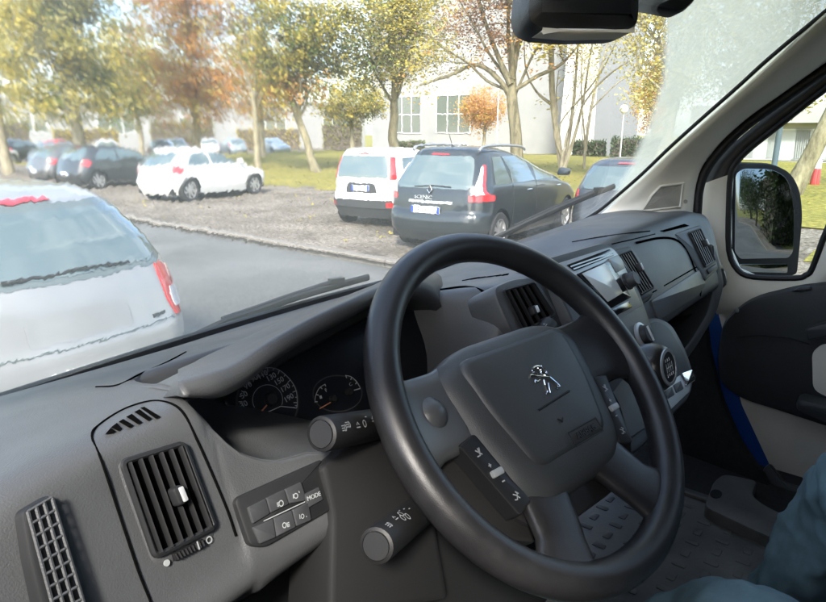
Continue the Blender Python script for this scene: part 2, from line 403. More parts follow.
# ---- hood over the instruments
def curve_px(pts): return smooth_path([at(a, b, 1, y) for a, b, y in pts], 5)
front = curve_px([(178, 385, .40), (208, 376, .40), (234, 366, .405), (270, 343, .41), (306, 322, .415), (344, 304, .42), (378, 289, .44), (410, 281, .465), (434, 290, .485), (443, 311, .5)])
low = curve_px([(182, 397, .405), (216, 398, .405), (240, 388, .41), (272, 363, .415), (308, 340, .42), (345, 321, .43), (380, 302, .45), (412, 298, .475), (432, 307, .49), (441, 318, .5)])
back = curve_px([(180, 372, .50), (203, 357, .58), (244, 337, .66), (299, 314, .70), (353, 296, .72), (390, 283, .72), (415, 273, .70), (435, 272, .66), (449, 288, .6), (453, 312, .55)])
mid = [(a*.55+b*.45)+V((0, 0, .008)) for a, b in zip(front, back)]
under = [V((p.x, p.y+.12, p.z-.042)) for p in low]
lip = [(a+b)/2+V((0, -.006, 0)) for a, b in zip(front, low)]
fr1 = [a*.93+m*.07+V((0, 0, .002)) for a, m in zip(front, mid)]
mb = MB(); mb.grid([[p+V((0, .03, -.03)) for p in back], back, mid, fr1, front, lip, low, [p+V((0, .008, -.001)) for p in low], under])
nc_ = len(front); nr_ = 9
for col in (0, nc_-1): mb.f.append(tuple(k*nc_+col for k in range(nr_))); mb.m.append(0)
vb(mb, 'instrument_hood', M_dash, autos=False)
# ---- instrument cluster
CLF = frame((.45, .53, -.28), (-.12, -.9, .42))
cl = px_slab('instrument_cluster', CLF, [(222, 398), (300, 355), (378, 312), (425, 300), (440, 330), (420, 420), (365, 430), (262, 448), (240, 436)], .02, M_cluster, .002, 0, .01)
oC, uC, vC, nC = CLF
def cpx(x, y): return (230+x/5.507, 350+y/5.507)
mb = MB(); ctr = V(frpx(CLF, [cpx(205, 290)])[0]); 
def gp(x, y): return frpx(CLF, [cpx(x, y)])[0]
out_r = [gp(x, y) for x, y in [(95, 395), (60, 340), (45, 285), (60, 225), (95, 175), (145, 125), (205, 98), (270, 112), (330, 165), (362, 225), (368, 290), (365, 320)]]
arc = smooth_path([V((*p, 0)) for p in out_r], 6); arc = [(p.x, p.y) for p in arc]
strokes(mb, CLF, [arc[30:]], .0008, .001)
for i in range(0, len(arc), 3):
    p = V(arc[i]); d = (ctr-p); strokes(mb, CLF, [[tuple(p), tuple(p+d*(.13 if i % 6 == 0 else .07))]], .0009, .001)
for t, x, y in [('10', 92, 355), ('30', 75, 300), ('50', 75, 248), ('70', 98, 195), ('90', 132, 158), ('110', 178, 138), ('130', 225, 150), ('150', 268, 172), ('170', 302, 210), ('190', 322, 265)]:
    p = gp(x, y); text_mb(mb, t, CLF, .0088, p, .25, .001, .0002)
ring = [gp(205+83*math.cos(a), 275+83*math.sin(a)) for a in [math.pi*.83+i*math.pi*1.28/24 for i in range(25)]]
strokes(mb, CLF, [ring], .0006, .001)
strokes(mb, CLF, [[gp(170, 358), gp(278, 310), gp(365, 320)]], .0009, .001)
vb(mb, 'dial_marks', M_dim, cl); mb = MB()
bz = [gp(205+170*math.cos(a*.157), 285+178*math.sin(a*.157)) for a in range(41)]; strokes(mb, CLF, [bz], .0022, .0008); bz = [gp(590+135*math.cos(a*.157), 240+100*math.sin(a*.157)) for a in range(41)]; strokes(mb, CLF, [bz], .0014, .0008); vb(mb, 'dial_bezel', M_dash2, cl); mb = MB()
# fuel arc
f1 = smooth_path([V((*gp(x, y), 0)) for x, y in [(465, 290), (470, 250), (490, 210), (522, 188)]], 6); strokes(mb, CLF, [[(p.x, p.y) for p in f1]], .0008, .001)
for q0, q1 in [((465, 285), (480, 285)), ((472, 245), (487, 250)), ((495, 205), (506, 215)), ((520, 188), (525, 200))]: strokes(mb, CLF, [[gp(*q0), gp(*q1)]], .0012, .001)
vb(mb, 'dial_marks', M_dim, cl); mb = MB()
f2 = smooth_path([V((*gp(x, y), 0)) for x, y in [(632, 140), (665, 148), (695, 175), (715, 210)]], 6); strokes(mb, CLF, [[(p.x, p.y) for p in f2]], .0008, .001)
for q0, q1 in [((635, 140), (640, 155)), ((668, 150), (662, 165)), ((697, 178), (688, 188)), ((715, 212), (680, 222))]: strokes(mb, CLF, [[gp(*q0), gp(*q1)]], .0012, .001)
text_mb(mb, 'C', CLF, .006, gp(662, 190), .25, .001, .0002)
vb(mb, 'dial_marks', M_dim, cl); mb = MB(); text_mb(mb, 'F', CLF, .006, gp(527, 222), .25, .001, .0002)
pp = gp(497, 260); mb.prism([(pp[0]-.0015, pp[1]-.0018), (pp[0]+.0015, pp[1]-.0018), (pp[0]+.0015, pp[1]+.0018), (pp[0]-.0015, pp[1]+.0018)], CLF, .0004, 0, .0012)
vb(mb, 'dial_marks', M_dim, cl)
mb = MB(); strokes(mb, CLF, [[gp(105, 408), gp(195, 305)]], .0016, .004); vb(mb, 'needle', M_orange, cl)
mb = MB(); strokes(mb, CLF, [[gp(485, 324), gp(545, 290)]], .0012, .004); vb(mb, 'needle', M_orange, cl)
for c_, r_ in (((222, 272), .0075), ((563, 270), .0045), ((650, 232), .0045)):
    mb = MB(); p = gp(*c_); mb.lathe(oC+uC*p[0]+vC*p[1], nC, [(r_, 0), (r_, .004), (r_*.8, .006), (0, .006)], 18); vb(mb, 'needle_hub', M_dark, cl)
# ---- inner vents, outer right vent
iv = air_vent(IVF, [(500, 292), (530, 284), (551, 316), (520, 333)], [(490, 288), (512, 279), (533, 277), (556, 312), (553, 322), (520, 342), (508, 330)], 5, (527, 313), base=.004)
rv = air_vent(RVF, [(614, 257), (627, 252), (650, 289), (637, 296)], [(604, 252), (629, 246), (640, 262), (652, 293), (650, 300), (628, 312), (622, 300)], 6, (633, 270), base=.005, prad=.01, sm=M_satin, fl=.35)
ov = air_vent(RIGHT, [(686, 234), (697, 230), (712, 262), (702, 268)], [(672, 234), (700, 225), (712, 244), (717, 270), (704, 282), (697, 270)], 6, (700, 245), base=.005, prad=.01, sm=M_satin, fl=.35)
mb = MB(); q = frpx(RVF, [(636, 298), (648, 291), (649, 296), (638, 302)]); mb.prism(q, RVF, .003, .001, .008); vb(mb, 'thumb_wheel', M_black, rv)
mb = MB(); q = frpx(RIGHT, [(704, 271), (713, 265), (714, 269), (706, 275)]); mb.prism(q, RIGHT, .003, .001, .008); vb(mb, 'thumb_wheel', M_black, ov)
# ---- defroster slots set in the top of the dash: thin dark inlays following the surface
def inlay(name, quads, m=M_void, lift=.0012, parent=VAN):
    mb = MB()
    for q in quads:
        P = [dash_pt(*p) for p in q]
        n_ = (P[1]-P[0]).cross(P[3]-P[0]).normalized(); n_ = -n_ if n_.dot(P[0]) > 0 else n_
        mb.add([p+n_*lift for p in P]+[p-n_*.004 for p in P], [(0, 1, 2, 3), (0, 4, 5, 1), (1, 5, 6, 2), (2, 6, 7, 3), (3, 7, 4, 0)])
    return vb(mb, name, m, parent, smooth=False)
inlay('defroster_slots', [[(462+i*8.2, 281-i*1.2), (468+i*8.2, 280-i*1.2), (480+i*5.6, 277.5-i*.5), (474+i*5.6, 278.5-i*.5)] for i in range(6)])
inlay('defroster_slot', [[(660, 231), (684, 224), (689, 226), (664, 232)]])
groove('dash_groove', [(572, 242), (600, 237), (630, 233), (650, 231)], .001); groove('dash_groove', [(612, 244), (634, 239), (655, 234)], .001)
groove('vent_groove', [(636, 243), (660, 238), (676, 240), (686, 250), (694, 268), (700, 288), (700, 296)], .0026); groove('vent_groove', [(440, 290), (466, 287), (484, 292), (496, 308), (506, 332)], .002)
# ---- centre stack: fascia, radio, knobs
st = px_slab('centre_stack', FACE, [(536, 262, .02), (600, 244, .03), (612, 252), (630, 279), (646, 325), (662, 372), (668, 402), (620, 430), (585, 360)], .06, M_dash, .005, .010, .012)
px_slab('silver_fascia', FACE, [(546, 268), (606, 249, .02), (616, 262), (636, 308), (597, 330), (580, 322)], .004, M_silver, .001, .0115, .004, st)
px_slab('disc_slot', FACE, [(560, 268), (603, 252, .004), (608, 258), (568, 274)], .004, M_gloss, .001, .0135, .003, st)
mb = MB()
for a, b in (((563, 270), (606, 255)), ((566, 272.5), (607, 257.2))): strokes(mb, FACE, [frpx(FACE, [a, b])], .0022, .0138)
vb(mb, 'slot_trim', M_silver, st)
px_slab('screen_bezel', FACE, [(570, 277), (600, 264), (606, 268), (624, 300), (604, 311)], .004, M_gloss, .001, .0142, .003, st)
px_slab('screen', FACE, [(574, 277), (598, 266.5), (615, 296), (600, 305)], .003, M_screen, .0005, .0152, .002, st)
px_slab('radio_buttons', FACE, [(601, 262), (611, 258), (618, 271), (609, 276)], .004, M_satin, .001, .0148, .003, st)
px_slab('radio_slot', FACE, [(604, 312), (622, 303), (625, 310), (608, 319)], .004, M_gloss, .001, .0135, .002, st)
def knob_at(name, px, r, h, fr, base, mats, parent, mark=True):
    o, u, v, n = fr; p = onp(px[0], px[1], o, n)
    mb = MB(); mb.lathe(p, n, [(r*1.15, base), (r*1.15, base+h*.2), (r, base+h*.25), (r*.95, base+h*.9), (r*.85, base+h), (0, base+h)], 24)
    k = vb(mb, name, mats[0], parent)
    if mark:
        mb = MB(); mb.box(p+n*(base+h+.001), (r*.12, r*.8, .0012), Matrix((u, v, n)).transposed()); vb(mb, 'knob_pointer', mats[1], k) if parent is VAN else vb(mb, 'knob_mark', mats[1], parent)
    return k
knob_at('volume_knob', (621, 284), .013, .018, FACE, .0115, (M_dash2, M_white), st, False)
mb = MB(); p = onp(636, 338, FO, FN)
for rr_, b_ in ((.03, 0),): mb.lathe(p, FN, [(.023, .010), (.023, .014), (.0185, .0155)], 28)
vb(mb, 'dial_ring', M_silver, st)
knob_at('heater_dial', (636, 338), .016, .013, FACE, .012, (M_dash2, M_white), st)
knob_at('heater_dial', (597, 356), .016, .013, FACE, .012, (M_dash2, M_white), st)
px_slab('toggle_switch', FACE, [(640, 378), (655, 370), (660, 380), (645, 389)], .012, M_dark, .002, .016, .003, st)
# ---- glove box lid and lower tray on the passenger's side
GB = frame((1.35, .37, -.26), (0, -.85, .53))
GB = fit_frame([(652, 300), (694, 274), (699, 290), (660, 316)])
px_slab('glovebox_lid', GB, [(650, 301), (698, 270), (705, 284), (698, 296), (658, 322)], .02, M_dash, .003, .003, .004)
inlay('glovebox_seam', [[(645, 296), (697, 266), (697.5, 267.2), (645.5, 297.2)]])
TR = frame((1.5, .31, -.36), (-.35, -.85, .35))
tray = px_slab('passenger_tray', TR, [(712, 240, .02), (719, 256), (725, 285), (717, 314), (697, 347), (683, 366), (673, 372), (671, 362), (690, 342), (707, 314), (714, 288), (712, 266)], .16, M_dash, .005, 0, .02)
mb = MB(); mb.grid([[V((1.08, .36, -.37)), V((1.3, .36, -.4)), V((1.62, .36, -.39)), V((1.70, .38, -.33))], [V((1.08, .5, -.47)), V((1.3, .5, -.47)), V((1.62, .5, -.46)), V((1.70, .5, -.42))]]); 
vb(mb, 'tray_floor', M_dark, tray)
# ---- gear lever pod
POD = frame((1.0, .285, -.36), (-.05, -.62, .78))
pod = px_slab('gear_pod', POD, [(636, 322, .01), (655, 315, .03), (672, 322, .03), (688, 350, .03), (696, 376, .02), (692, 396, .02), (668, 420, .02), (640, 450), (590, 470), (600, 380)], .16, M_dash2, .008, 0, .02)
px_slab('pod_well', POD, [(644, 326), (656, 321, .02), (668, 327, .02), (684, 354), (690, 372), (672, 380), (640, 384), (628, 356)], .004, M_black, .001, .0012, .012, pod)
px_slab('pod_panel', POD, [(646, 396), (682, 374), (692, 378), (689, 392), (668, 412), (648, 424)], .004, M_satin, .001, .002, .006, pod)
mb = MB()
for k in range(3): q = frpx(POD, [(654+k*9, 398-k*6), (661+k*9, 394-k*6), (664+k*9, 402-k*6), (657+k*9, 406-k*6)]); mb.prism(rounded(q, .002), POD, .004, .001, .0045)
vb(mb, 'pod_button', M_dash2, pod)
px_slab('ash_lid', POD, [(679, 375), (690, 371), (694, 381), (684, 388)], .006, M_chrome, .002, .006, .004, pod)
KN = V((-.06, -.95, .28)).normalized(); kc = at(668, 367, 1, .222)
mb = MB(); mb.lathe(kc-KN*.062, KN, [(.008, -.02), (.016, 0), (.025, .012), (.031, .026), (.033, .042), (.031, .054), (.026, .061), (.024, .0625), (0, .0625)], 26)
gk = vb(mb, 'gear_knob', M_knob)
mb = MB(); mb.lathe(kc, KN, [(.0245, -.001), (.0245, .002), (.0205, .0025), (.020, 0)], 26); vb(mb, 'knob_ring', M_satin, gk)
mb = MB(); mb.lathe(kc, KN, [(.0203, .0012), (0, .0014)], 26); vb(mb, 'knob_cap', M_slat, gk)
KF = frame(kc, KN); mb = MB()
for x in (-.009, -.003, .003, .009): strokes(mb, KF, [[(x, -.006), (x, .006)]], .0014, .002)
strokes(mb, KF, [[(-.009, 0), (.009, 0)]], .0014, .002)
for t_, x_, y_ in (('1', -.009, .010), ('3', -.003, .010), ('5', .003, .010), ('2', -.009, -.010), ('4', -.003, -.010), ('6', .003, -.010), ('R', .009, -.010)): text_mb(mb, t_, KF, .006, (x_, y_), 0, .002, .0002)
vb(mb, 'shift_pattern', M_white, gk)
mb = MB(); mb.tube([kc-KN*.07, kc-KN*.1+V((0, .01, -.02)), V((kc.x-.01, kc.y+.13, kc.z-.08))], [.012, .014, .022], 12); vb(mb, 'gear_stem', M_black, gk)
# ---- steering column, stalks, wheel
WC = V((.5476, .2796, -.2624)); wa, wp = math.radians(42.83), math.radians(-7.9)
WN = V((math.sin(wp)*math.cos(wa), -math.cos(wp)*math.cos(wa), math.sin(wa)))
WX = V((0, 0, 1)).cross(WN).normalized(); WU = WN.cross(WX)
WF = (WC, WX, WU, WN)
def W(x, u, h=0.0): return WC+WX*x+WU*u+WN*h
mb = MB(); mb.tube([W(0, 0, -.035), W(0, 0, -.07), W(0, -.005, -.12), W(0, -.01, -.2), W(0, -.01, -.34)], [.055, .07, .075, .08, .085], 20); vb(mb, 'column_shroud', M_col)
mb = MB(); mb.prism(rounded([(.36, -.38), (.37, -.34), (.52, -.29), (.63, -.29), (.72, -.36), (.70, -.60), (.36, -.60)], .04), (V((0, .43, 0)), V((1, 0, 0)), V((0, .25, 1)).normalized(), V((0, -1, .25)).normalized()), .05, .01, 0)
vb(mb, 'knee_panel', M_col)
px_slab('column_cowl', frame((.40, .335, -.33), (0, -.9, .4)), [(322, 466, .006), (345, 448), (420, 430), (450, 600), (330, 620), (333, 516)], .06, M_col, .006, .0, .01)
def stalk(tip, root, r, marks):
    d = (root-tip); L = d.length; t = d.normalized()
    mb = MB(); mb.lathe(tip, t, [(0, .0012), (r*.78, .0012), (r*.8, 0), (r*.97, .001), (r, .004), (r, L*.33), (r*.93, L*.34), (r*.93, L*.36), (r, L*.37), (r*.98, L*.62), (r*.8, L*.7), (r*.7, L)], 22)
    s = vb(mb, 'stalk', M_col)
    mb = MB(); mb.lathe(tip-t*.0006, t, [(0, 0), (r*.74, 0), (r*.74, .002)], 22); vb(mb, 'stalk_cap', M_dark, s)
    toc = (-(tip)).normalized(); side = (toc-t*toc.dot(t)).normalized(); up = side.cross(t)
    if up.z < 0: up = -up
    mb = MB()
    for dist, ang, kind in marks:
        q = tip+t*dist; nn = (side*math.cos(ang)+up*math.sin(ang)); uu = t; vv = nn.cross(uu)
        if vv.z < 0: vv = -vv
        f_ = (q+nn*r, uu, vv, nn); k = r/.015
        if kind == 'o': strokes(mb, f_, [circ(0, 0, .0024*k, .0030*k)], .0009*k, .0004)
        elif kind == 'd': strokes(mb, f_, [circ(0, 0, .0022*k, .0026*k, -1.57, 1.57), [(0, -.0026*k), (0, .0026*k)]]+[[(-.0045*k, z*k), (-.001*k, z*k)] for z in (-.002, 0, .002)], .0008*k, .0004)
        elif kind == 'w': strokes(mb, f_, [[(-.003*k, -.0015*k), (.003*k, -.0015*k)], [(-.002*k, .0005*k), (0, .003*k), (.002*k, .0005*k)]], .001*k, .0004)
        else: strokes(mb, f_, [[(-.0015*k, 0), (.0015*k, 0)]], .001*k, .0004)
    vb(mb, 'stalk_icons', M_dim2, s)
    return s
stalk(at(321, 434, 1, .345), V((.52, .39, -.31)), .0148, [(.013, .1, 'd'), (.02, .25, 'd'), (.034, .1, 'w'), (.045, .15, 'o'), (.052, .55, '-'), (.062, .3, 'w'), (.066, .2, 'w')])
stalk(at(376, 546, 1, .275), V((.545, .36, -.385)), .0142, [(.012, .45, 'd'), (.028, .55, 'w'), (.036, .3, 'o'), (.040, .55, 'o'), (.044, .2, 'o'), (.046, .8, '-'), (.053, .7, '-'), (.058, .5, '-')])
stalk(at(549, 325, 1, .37), V((.60, .36, -.30)), .014, [(.02, .3, 'w'), (.05, .3, 'o')])
rim = [W(.185*math.cos(i*2*math.pi/96), .185*math.sin(i*2*math.pi/96)) for i in range(96)]
mb = MB(); mb.tube(rim, .0172, 18, closed=True, up=WN)
SW = vb(mb, 'steering_wheel', M_wheel)
def spoke(pts, ws_, hs, th, mtl, name='spoke'):
    """loft of flattened sections through (x,u) points; ws_ half widths, hs heights, th half thickness"""
    P = smooth_path([V((x, u_, h)) for (x, u_), h in zip(pts, hs)], 5); n_ = len(P); rows = []
    def lerp(a, t):
        k = t*(len(a)-1); i = min(int(k), len(a)-2); return a[i]+(a[i+1]-a[i])*(k-i)
    for i, p in enumerate(P):
        t = (P[min(i+1, n_-1)]-P[max(i-1, 0)]); t.z = 0; t.normalize(); q = V((-t.y, t.x, 0)); a = i/(n_-1); w_ = lerp(ws_, a); h_ = lerp(th, a)
        rows.append([W(p.x+q.x*w_*c_, p.y+q.y*w_*c_, p.z+h_*s_) for c_, s_ in [(math.copysign(abs(math.cos(k*math.pi/10))**.6, math.cos(k*math.pi/10)), math.copysign(abs(math.sin(k*math.pi/10))**.8, math.sin(k*math.pi/10))) for k in range(20)]])
    mb = MB(); mb.grid(rows, cu=True); return vb(mb, name, mtl, SW, autos=False)
for sg in (-1, 1):
    spoke([(sg*.07, .02), (sg*.11, .020), (sg*.145, .020), (sg*.168, .020), (sg*.18, .020)], [.05, .042, .042, .050, .070], [-.022, -.017, -.012, -.006, -.002], [.014, .012, .011, .011, .012], M_spoke if sg < 0 else M_wheel)
    spoke([(sg*.045, -.06), (sg*.058, -.10), (sg*.07, -.13), (sg*.083, -.152), (sg*.09, -.166)], [.038, .031, .029, .036, .062], [-.022, -.012, -.006, -.002, 0], [.013, .010, .009, .009, .011], M_wheel)
    if sg < 0: mb = MB(); mb.lathe(W(sg*.137, .022, -.006), WN, [(.019, -.006), (.0185, -.002), (.016, .003), (.011, .0075), (.005, .010), (0, .0105)], 26); vb(mb, 'thumb_rest', M_spoke, SW)
# hub shell below the pad
hubo = rounded([(-.122, .062), (.122, .062), (.115, -.03), (.10, -.095), (.06, -.126), (-.06, -.126), (-.10, -.095), (-.115, -.03)], .03, 5)
mb = MB(); mb.prism(hubo, WF, .03, .004, -.018); vb(mb, 'hub_shell', M_wheel, SW)
def dome(name, outl, ctr, prof_, m, parent, bulge=None):
    mb = MB(); ctr = V(ctr); rows = []
    for s_, h in prof_:
        rows.append([W(*(ctr+(V(p)-ctr)*max(s_, .002)), h+(bulge(ctr+(V(p)-ctr)*s_) if bulge else 0)) for p in outl])
    mb.grid(rows, cu=True); return vb(mb, name, m, parent, autos=False)
pado = rounded([(-.120, .056), (-.07, .075), (.07, .075), (.120, .056), (.112, .0), (.094, -.082), (.066, -.104), (-.066, -.104), (-.094, -.082), (-.112, 0)], .03, 6)
bul = lambda p: -.35*p.x**2-.35*(p.y-.0)**2
PAD = dome('airbag_cover', pado, (0, -.01), [(1, -.024), (1.0, -.014), (.99, -.009), (.96, -.003), (.9, .0025), (.82, .006), (.6, .0085), (.3, .0095), (0, .0097)], M_pad, SW, bul)
padi = rounded([(-.088, .058), (.088, .058), (.082, .0), (.062, -.068), (-.062, -.068), (-.082, 0)], .018, 6)
dome('cover_panel', padi, (0, 0), [(1.02, .001), (1.0, .006), (.975, .0092), (.9, .0105), (.6, .0115), (.3, .012), (0, .0122)], M_pad, SW, bul)
def padh(x, u_): return .0128+bul(V((x, u_)))
def wpxl(px, py, h=.010):
    q = onp(px, py, WC+WN*h, WN)-WC; return (q.dot(WX), q.dot(WU))
# lion emblem, drawn as raised chrome bars on the cover
def lz(x, y): return wpxl(500+x/8.6, 340+y/8.6, .011)
mb = MB()
for ln, rads in [([(283, 285), (272, 262), (290, 243), (320, 240), (345, 258), (352, 285), (378, 300), (420, 325)], [.001, .0017, .002, .0022, .0026, .0026, .002, .0015]),
           ([(345, 225), (352, 245), (370, 268), (382, 292), (372, 310)], [.0008, .0014, .002, .0022, .0016]),
           ([(248, 322), (262, 310), (300, 316), (350, 322), (415, 328)], [.0014, .0016, .0012, .0013, .0016]),
           ([(415, 328), (445, 352), (475, 378), (498, 404), (485, 420), (462, 416)], [.0016, .0014, .0014, .0016, .0017, .0008]),
           ([(368, 350), (378, 390), (392, 430), (400, 452), (388, 478)], [.0012, .0017, .0015, .0015, .0012]),
           ([(408, 375), (415, 420), (425, 460)], [.0007, .0011, .0009]),
           ([(335, 348), (312, 366), (295, 352), (292, 375)], [.0009, .0011, .0011, .0007]),
           ([(300, 290), (318, 300), (340, 290)], [.0008, .001, .0008])]:
    P = []
    for x, y in ln:
        a, b = lz(x, y); P.append(W(a, b, padh(a, b)))
    Pn = smooth_path(P, 4); rs = [rads[min(int(i/4), len(rads)-1)]*(1-(i % 4)/4)+rads[min(int(i/4)+1, len(rads)-1)]*((i % 4)/4) for i in range(len(Pn))]
    mb.tube(Pn, rs, 8)
vb(mb, 'lion_emblem', M_chrome, SW)
mb = MB(); PT = (WC+WN*padh(.02, -.055), WX, WU, WN)
text_mb(mb, 'AIRBAG', PT, .0105, (.022, -.0585), .0, -.0006, .0009, sx=.95)
for a, b in (((-.004, -.051), (.048, -.051)), ((.048, -.051), (.048, -.066)), ((.048, -.066), (-.004, -.066)), ((-.004, -.066), (-.004, -.051))):
    mb.tube([W(*a, padh(*a)-.0006), W(*b, padh(*b)-.0006)], .0008, 6)
vb(mb, 'airbag_lettering', M_dark, SW)
mb = MB(); 
pts_ = [(-.026+.058*i/8, -.018+.004*i/8) for i in range(9)]
mb.tube([W(*p, padh(*p)-.0009) for p in pts_], .0013, 6)
a, b = wpxl(560, 420); mb.tube([W(a-.004, b+.002, padh(a, b)-.0008), W(a, b-.002, padh(a, b)-.0006), W(a+.004, b+.001, padh(a, b)-.0008)], [.0006, .0014, .0006], 6)
vb(mb, 'cover_seam', M_black, SW)
# radio buttons on both lower spokes
for sg in (-1, 1):
    q = [(-.128, -.014), (-.103, -.010), (-.080, -.088), (-.103, -.094)]; q = [(x*(-sg), y) for x, y in q]
    mb = MB(); mb.prism(rounded(q, .004), WF, .02, .002, -.004); bp = vb(mb, 'button_pod', M_slat, SW)
    c_ = [(sum(p[0] for p in q[:2])/2, -.012), (sum(p[0] for p in q[2:])/2, -.09)]
    cx = lambda t: (c_[0][0]*(1-t)+c_[1][0]*t, c_[0][1]*(1-t)+c_[1][1]*t)
    mb = MB(); p = cx(.5); mb.prism(rounded([(p[0]-.007, p[1]-.0035), (p[0]+.007, p[1]-.0035), (p[0]+.007, p[1]+.0035), (p[0]-.007, p[1]+.0035)], .002), WF, .006, .001, .0005)
    vb(mb, 'scroll_button', M_satin, SW)
    mb = MB(); B = -.0034
    p = cx(.2); strokes(mb, WF, [[(p[0]-.004, p[1]-.003), (p[0], p[1]-.003), (p[0]+.003, p[1]+.004)], [(p[0]-.003, p[1]+.003), (p[0]+.003, p[1]-.003)], [(p[0], p[1]-.003), (p[0]+.001, p[1]+.004)]], .0013, B)
    p = cx(.39); strokes(mb, WF, [[(p[0]-.002, p[1]), (p[0]+.002, p[1])], [(p[0], p[1]-.002), (p[0], p[1]+.002)]], .0012, B)
    p = cx(.62); strokes(mb, WF, [[(p[0]-.002, p[1]), (p[0]+.002, p[1])]], .0013, B)
    p = cx(.84); strokes(mb, WF, [[(p[0]-.004, p[1]-.002), (p[0]-.001, p[1]-.003), (p[0]+.003, p[1]+.003)], [(p[0]-.003, p[1]+.003), (p[0], p[1]+.001), (p[0]+.003, p[1]-.003)], [(p[0]+.001, p[1]+.004), (p[0]+.004, p[1]+.001)]], .0012, B)
    vb(mb, 'button_symbols', M_dim2, SW)
# dark plates painting the shade of the open gaps under the side spokes
for sg in (-1, 1):
    mb = MB(); mb.prism(rounded([(sg*.095, -.01), (sg*.15, -.015), (sg*.15, -.05), (sg*.125, -.1), (sg*.08, -.125), (sg*.055, -.09)], .01), WF, .012, .003, -.024); vb(mb, 'gap_shade', M_col, SW)
# ---- glass of the windscreen with its dirty film and painted glare haze, and the sheet of rain water on the left half
def facing(nt):
    lw = nt.nodes.new('ShaderNodeLayerWeight'); p = N(nt, 'ShaderNodeMath', _operation='POWER'); nt.links.new(lw.outputs['Facing'], p.inputs[0]); p.inputs[1].default_value = 5
    a = N(nt, 'ShaderNodeMath', _operation='MULTIPLY_ADD'); nt.links.new(p.outputs[0], a.inputs[0]); a.inputs[1].default_value = .4; a.inputs[2].default_value = .015
    return a.outputs[0]
def glass_mat():
    m, nt, b, out = nodes('windscreen_glass'); nt.nodes.remove(b); L = nt.links.new
    at_ = N(nt, 'ShaderNodeAttribute', _attribute_name='dirt_haze')
    vec = coord(nt, 'Object'); n1 = noise_n(nt, vec, 14, 5, .65); n2 = noise_n(nt, vec, 160, 3, .6)
    r = ramp(nt, n1.outputs['Fac'], [(.25, .72), (.75, 1.0)]); r2 = ramp(nt, n2.outputs['Fac'], [(.3, .85), (.7, 1.0)])
    mu = N(nt, 'ShaderNodeMath', _operation='MULTIPLY'); L(r, mu.inputs[0]); L(r2, mu.inputs[1])
    mu2 = N(nt, 'ShaderNodeMath', _operation='MULTIPLY'); L(mu.outputs[0], mu2.inputs[0]); L(at_.outputs['Fac'], mu2.inputs[1])
    tr = N(nt, 'ShaderNodeBsdfTransparent'); tr.inputs['Color'].default_value = (.955, .965, .96, 1)
    di = N(nt, 'ShaderNodeBsdfDiffuse'); di.inputs['Color'].default_value = (.75, .75, .70, 1)
    tl = N(nt, 'ShaderNodeBsdfTranslucent'); tl.inputs['Color'].default_value = (.95, .92, .72, 1)
    mx = N(nt, 'ShaderNodeMixShader'); mx.inputs[0].default_value = .75; L(di.outputs[0], mx.inputs[1]); L(tl.outputs[0], mx.inputs[2])
    m1 = N(nt, 'ShaderNodeMixShader'); L(mu2.outputs[0], m1.inputs[0]); L(tr.outputs[0], m1.inputs[1]); L(mx.outputs[0], m1.inputs[2])
    gl = N(nt, 'ShaderNodeBsdfGlossy', Roughness=.03); fr = facing(nt)
    m2 = N(nt, 'ShaderNodeMixShader'); L(fr, m2.inputs[0]); L(m1.outputs[0], m2.inputs[1]); L(gl.outputs[0], m2.inputs[2])
    L(m2.outputs[0], out.inputs['Surface']); return m
def water_mat():
    m, nt, b, out = nodes('running_water'); nt.nodes.remove(b); L = nt.links.new
    at_ = N(nt, 'ShaderNodeAttribute', _attribute_name='wet')
    vec = coord(nt, 'Object', (1, .35, .35)); n1 = noise_n(nt, vec, 210, 2, .5); n2 = noise_n(nt, vec, 60, 2, .5, .6)
    g = N(nt, 'ShaderNodeNewGeometry')
    def cen(n, k):
        s = N(nt, 'ShaderNodeVectorMath', _operation='SUBTRACT'); L(n.outputs['Color'], s.inputs[0]); s.inputs[1].default_value = (.5, .5, .5)
        q = N(nt, 'ShaderNodeVectorMath', _operation='MULTIPLY'); L(s.outputs[0], q.inputs[0]); q.inputs[1].default_value = k; return q.outputs[0]
    a = N(nt, 'ShaderNodeVectorMath', _operation='ADD'); L(cen(n1, (.12, .24, .24)), a.inputs[0]); L(cen(n2, (.10, .18, .18)), a.inputs[1])
    sc = N(nt, 'ShaderNodeVectorMath', _operation='SCALE'); L(a.outputs[0], sc.inputs[0]); L(at_.outputs['Fac'], sc.inputs['Scale'])
    ad = N(nt, 'ShaderNodeVectorMath', _operation='ADD'); L(g.outputs['Normal'], ad.inputs[0]); L(sc.outputs[0], ad.inputs[1])
    no = N(nt, 'ShaderNodeVectorMath', _operation='NORMALIZE'); L(ad.outputs[0], no.inputs[0])
    rf = N(nt, 'ShaderNodeBsdfRefraction', Roughness=0.0, IOR=1.33)
    rg = N(nt, 'ShaderNodeAttribute', _attribute_name='smear'); L(rg.outputs['Fac'], rf.inputs['Roughness']); L(no.outputs[0], rf.inputs['Normal'])
    L(rf.outputs[0], out.inputs['Surface']); return m
M_glass, M_water = glass_mat(), water_mat()
def sst(a, b, t): t = max(0, min(1, (t-a)/(b-a))); return t*t*(3-2*t)
ARC = [(40, 668), (0, 669), (-200, 640), (80, 665), (120, 652), (160, 635), (205, 610), (215, 602), (260, 575)]
ARC.sort()
def arcx(y):
    for (y0, x0), (y1, x1) in zip(ARC, ARC[1:]):
        if y0 <= y <= y1: return x0+(x1-x0)*(y-y0)/(y1-y0)
    return ARC[0][1] if y < ARC[0][0] else ARC[-1][1]
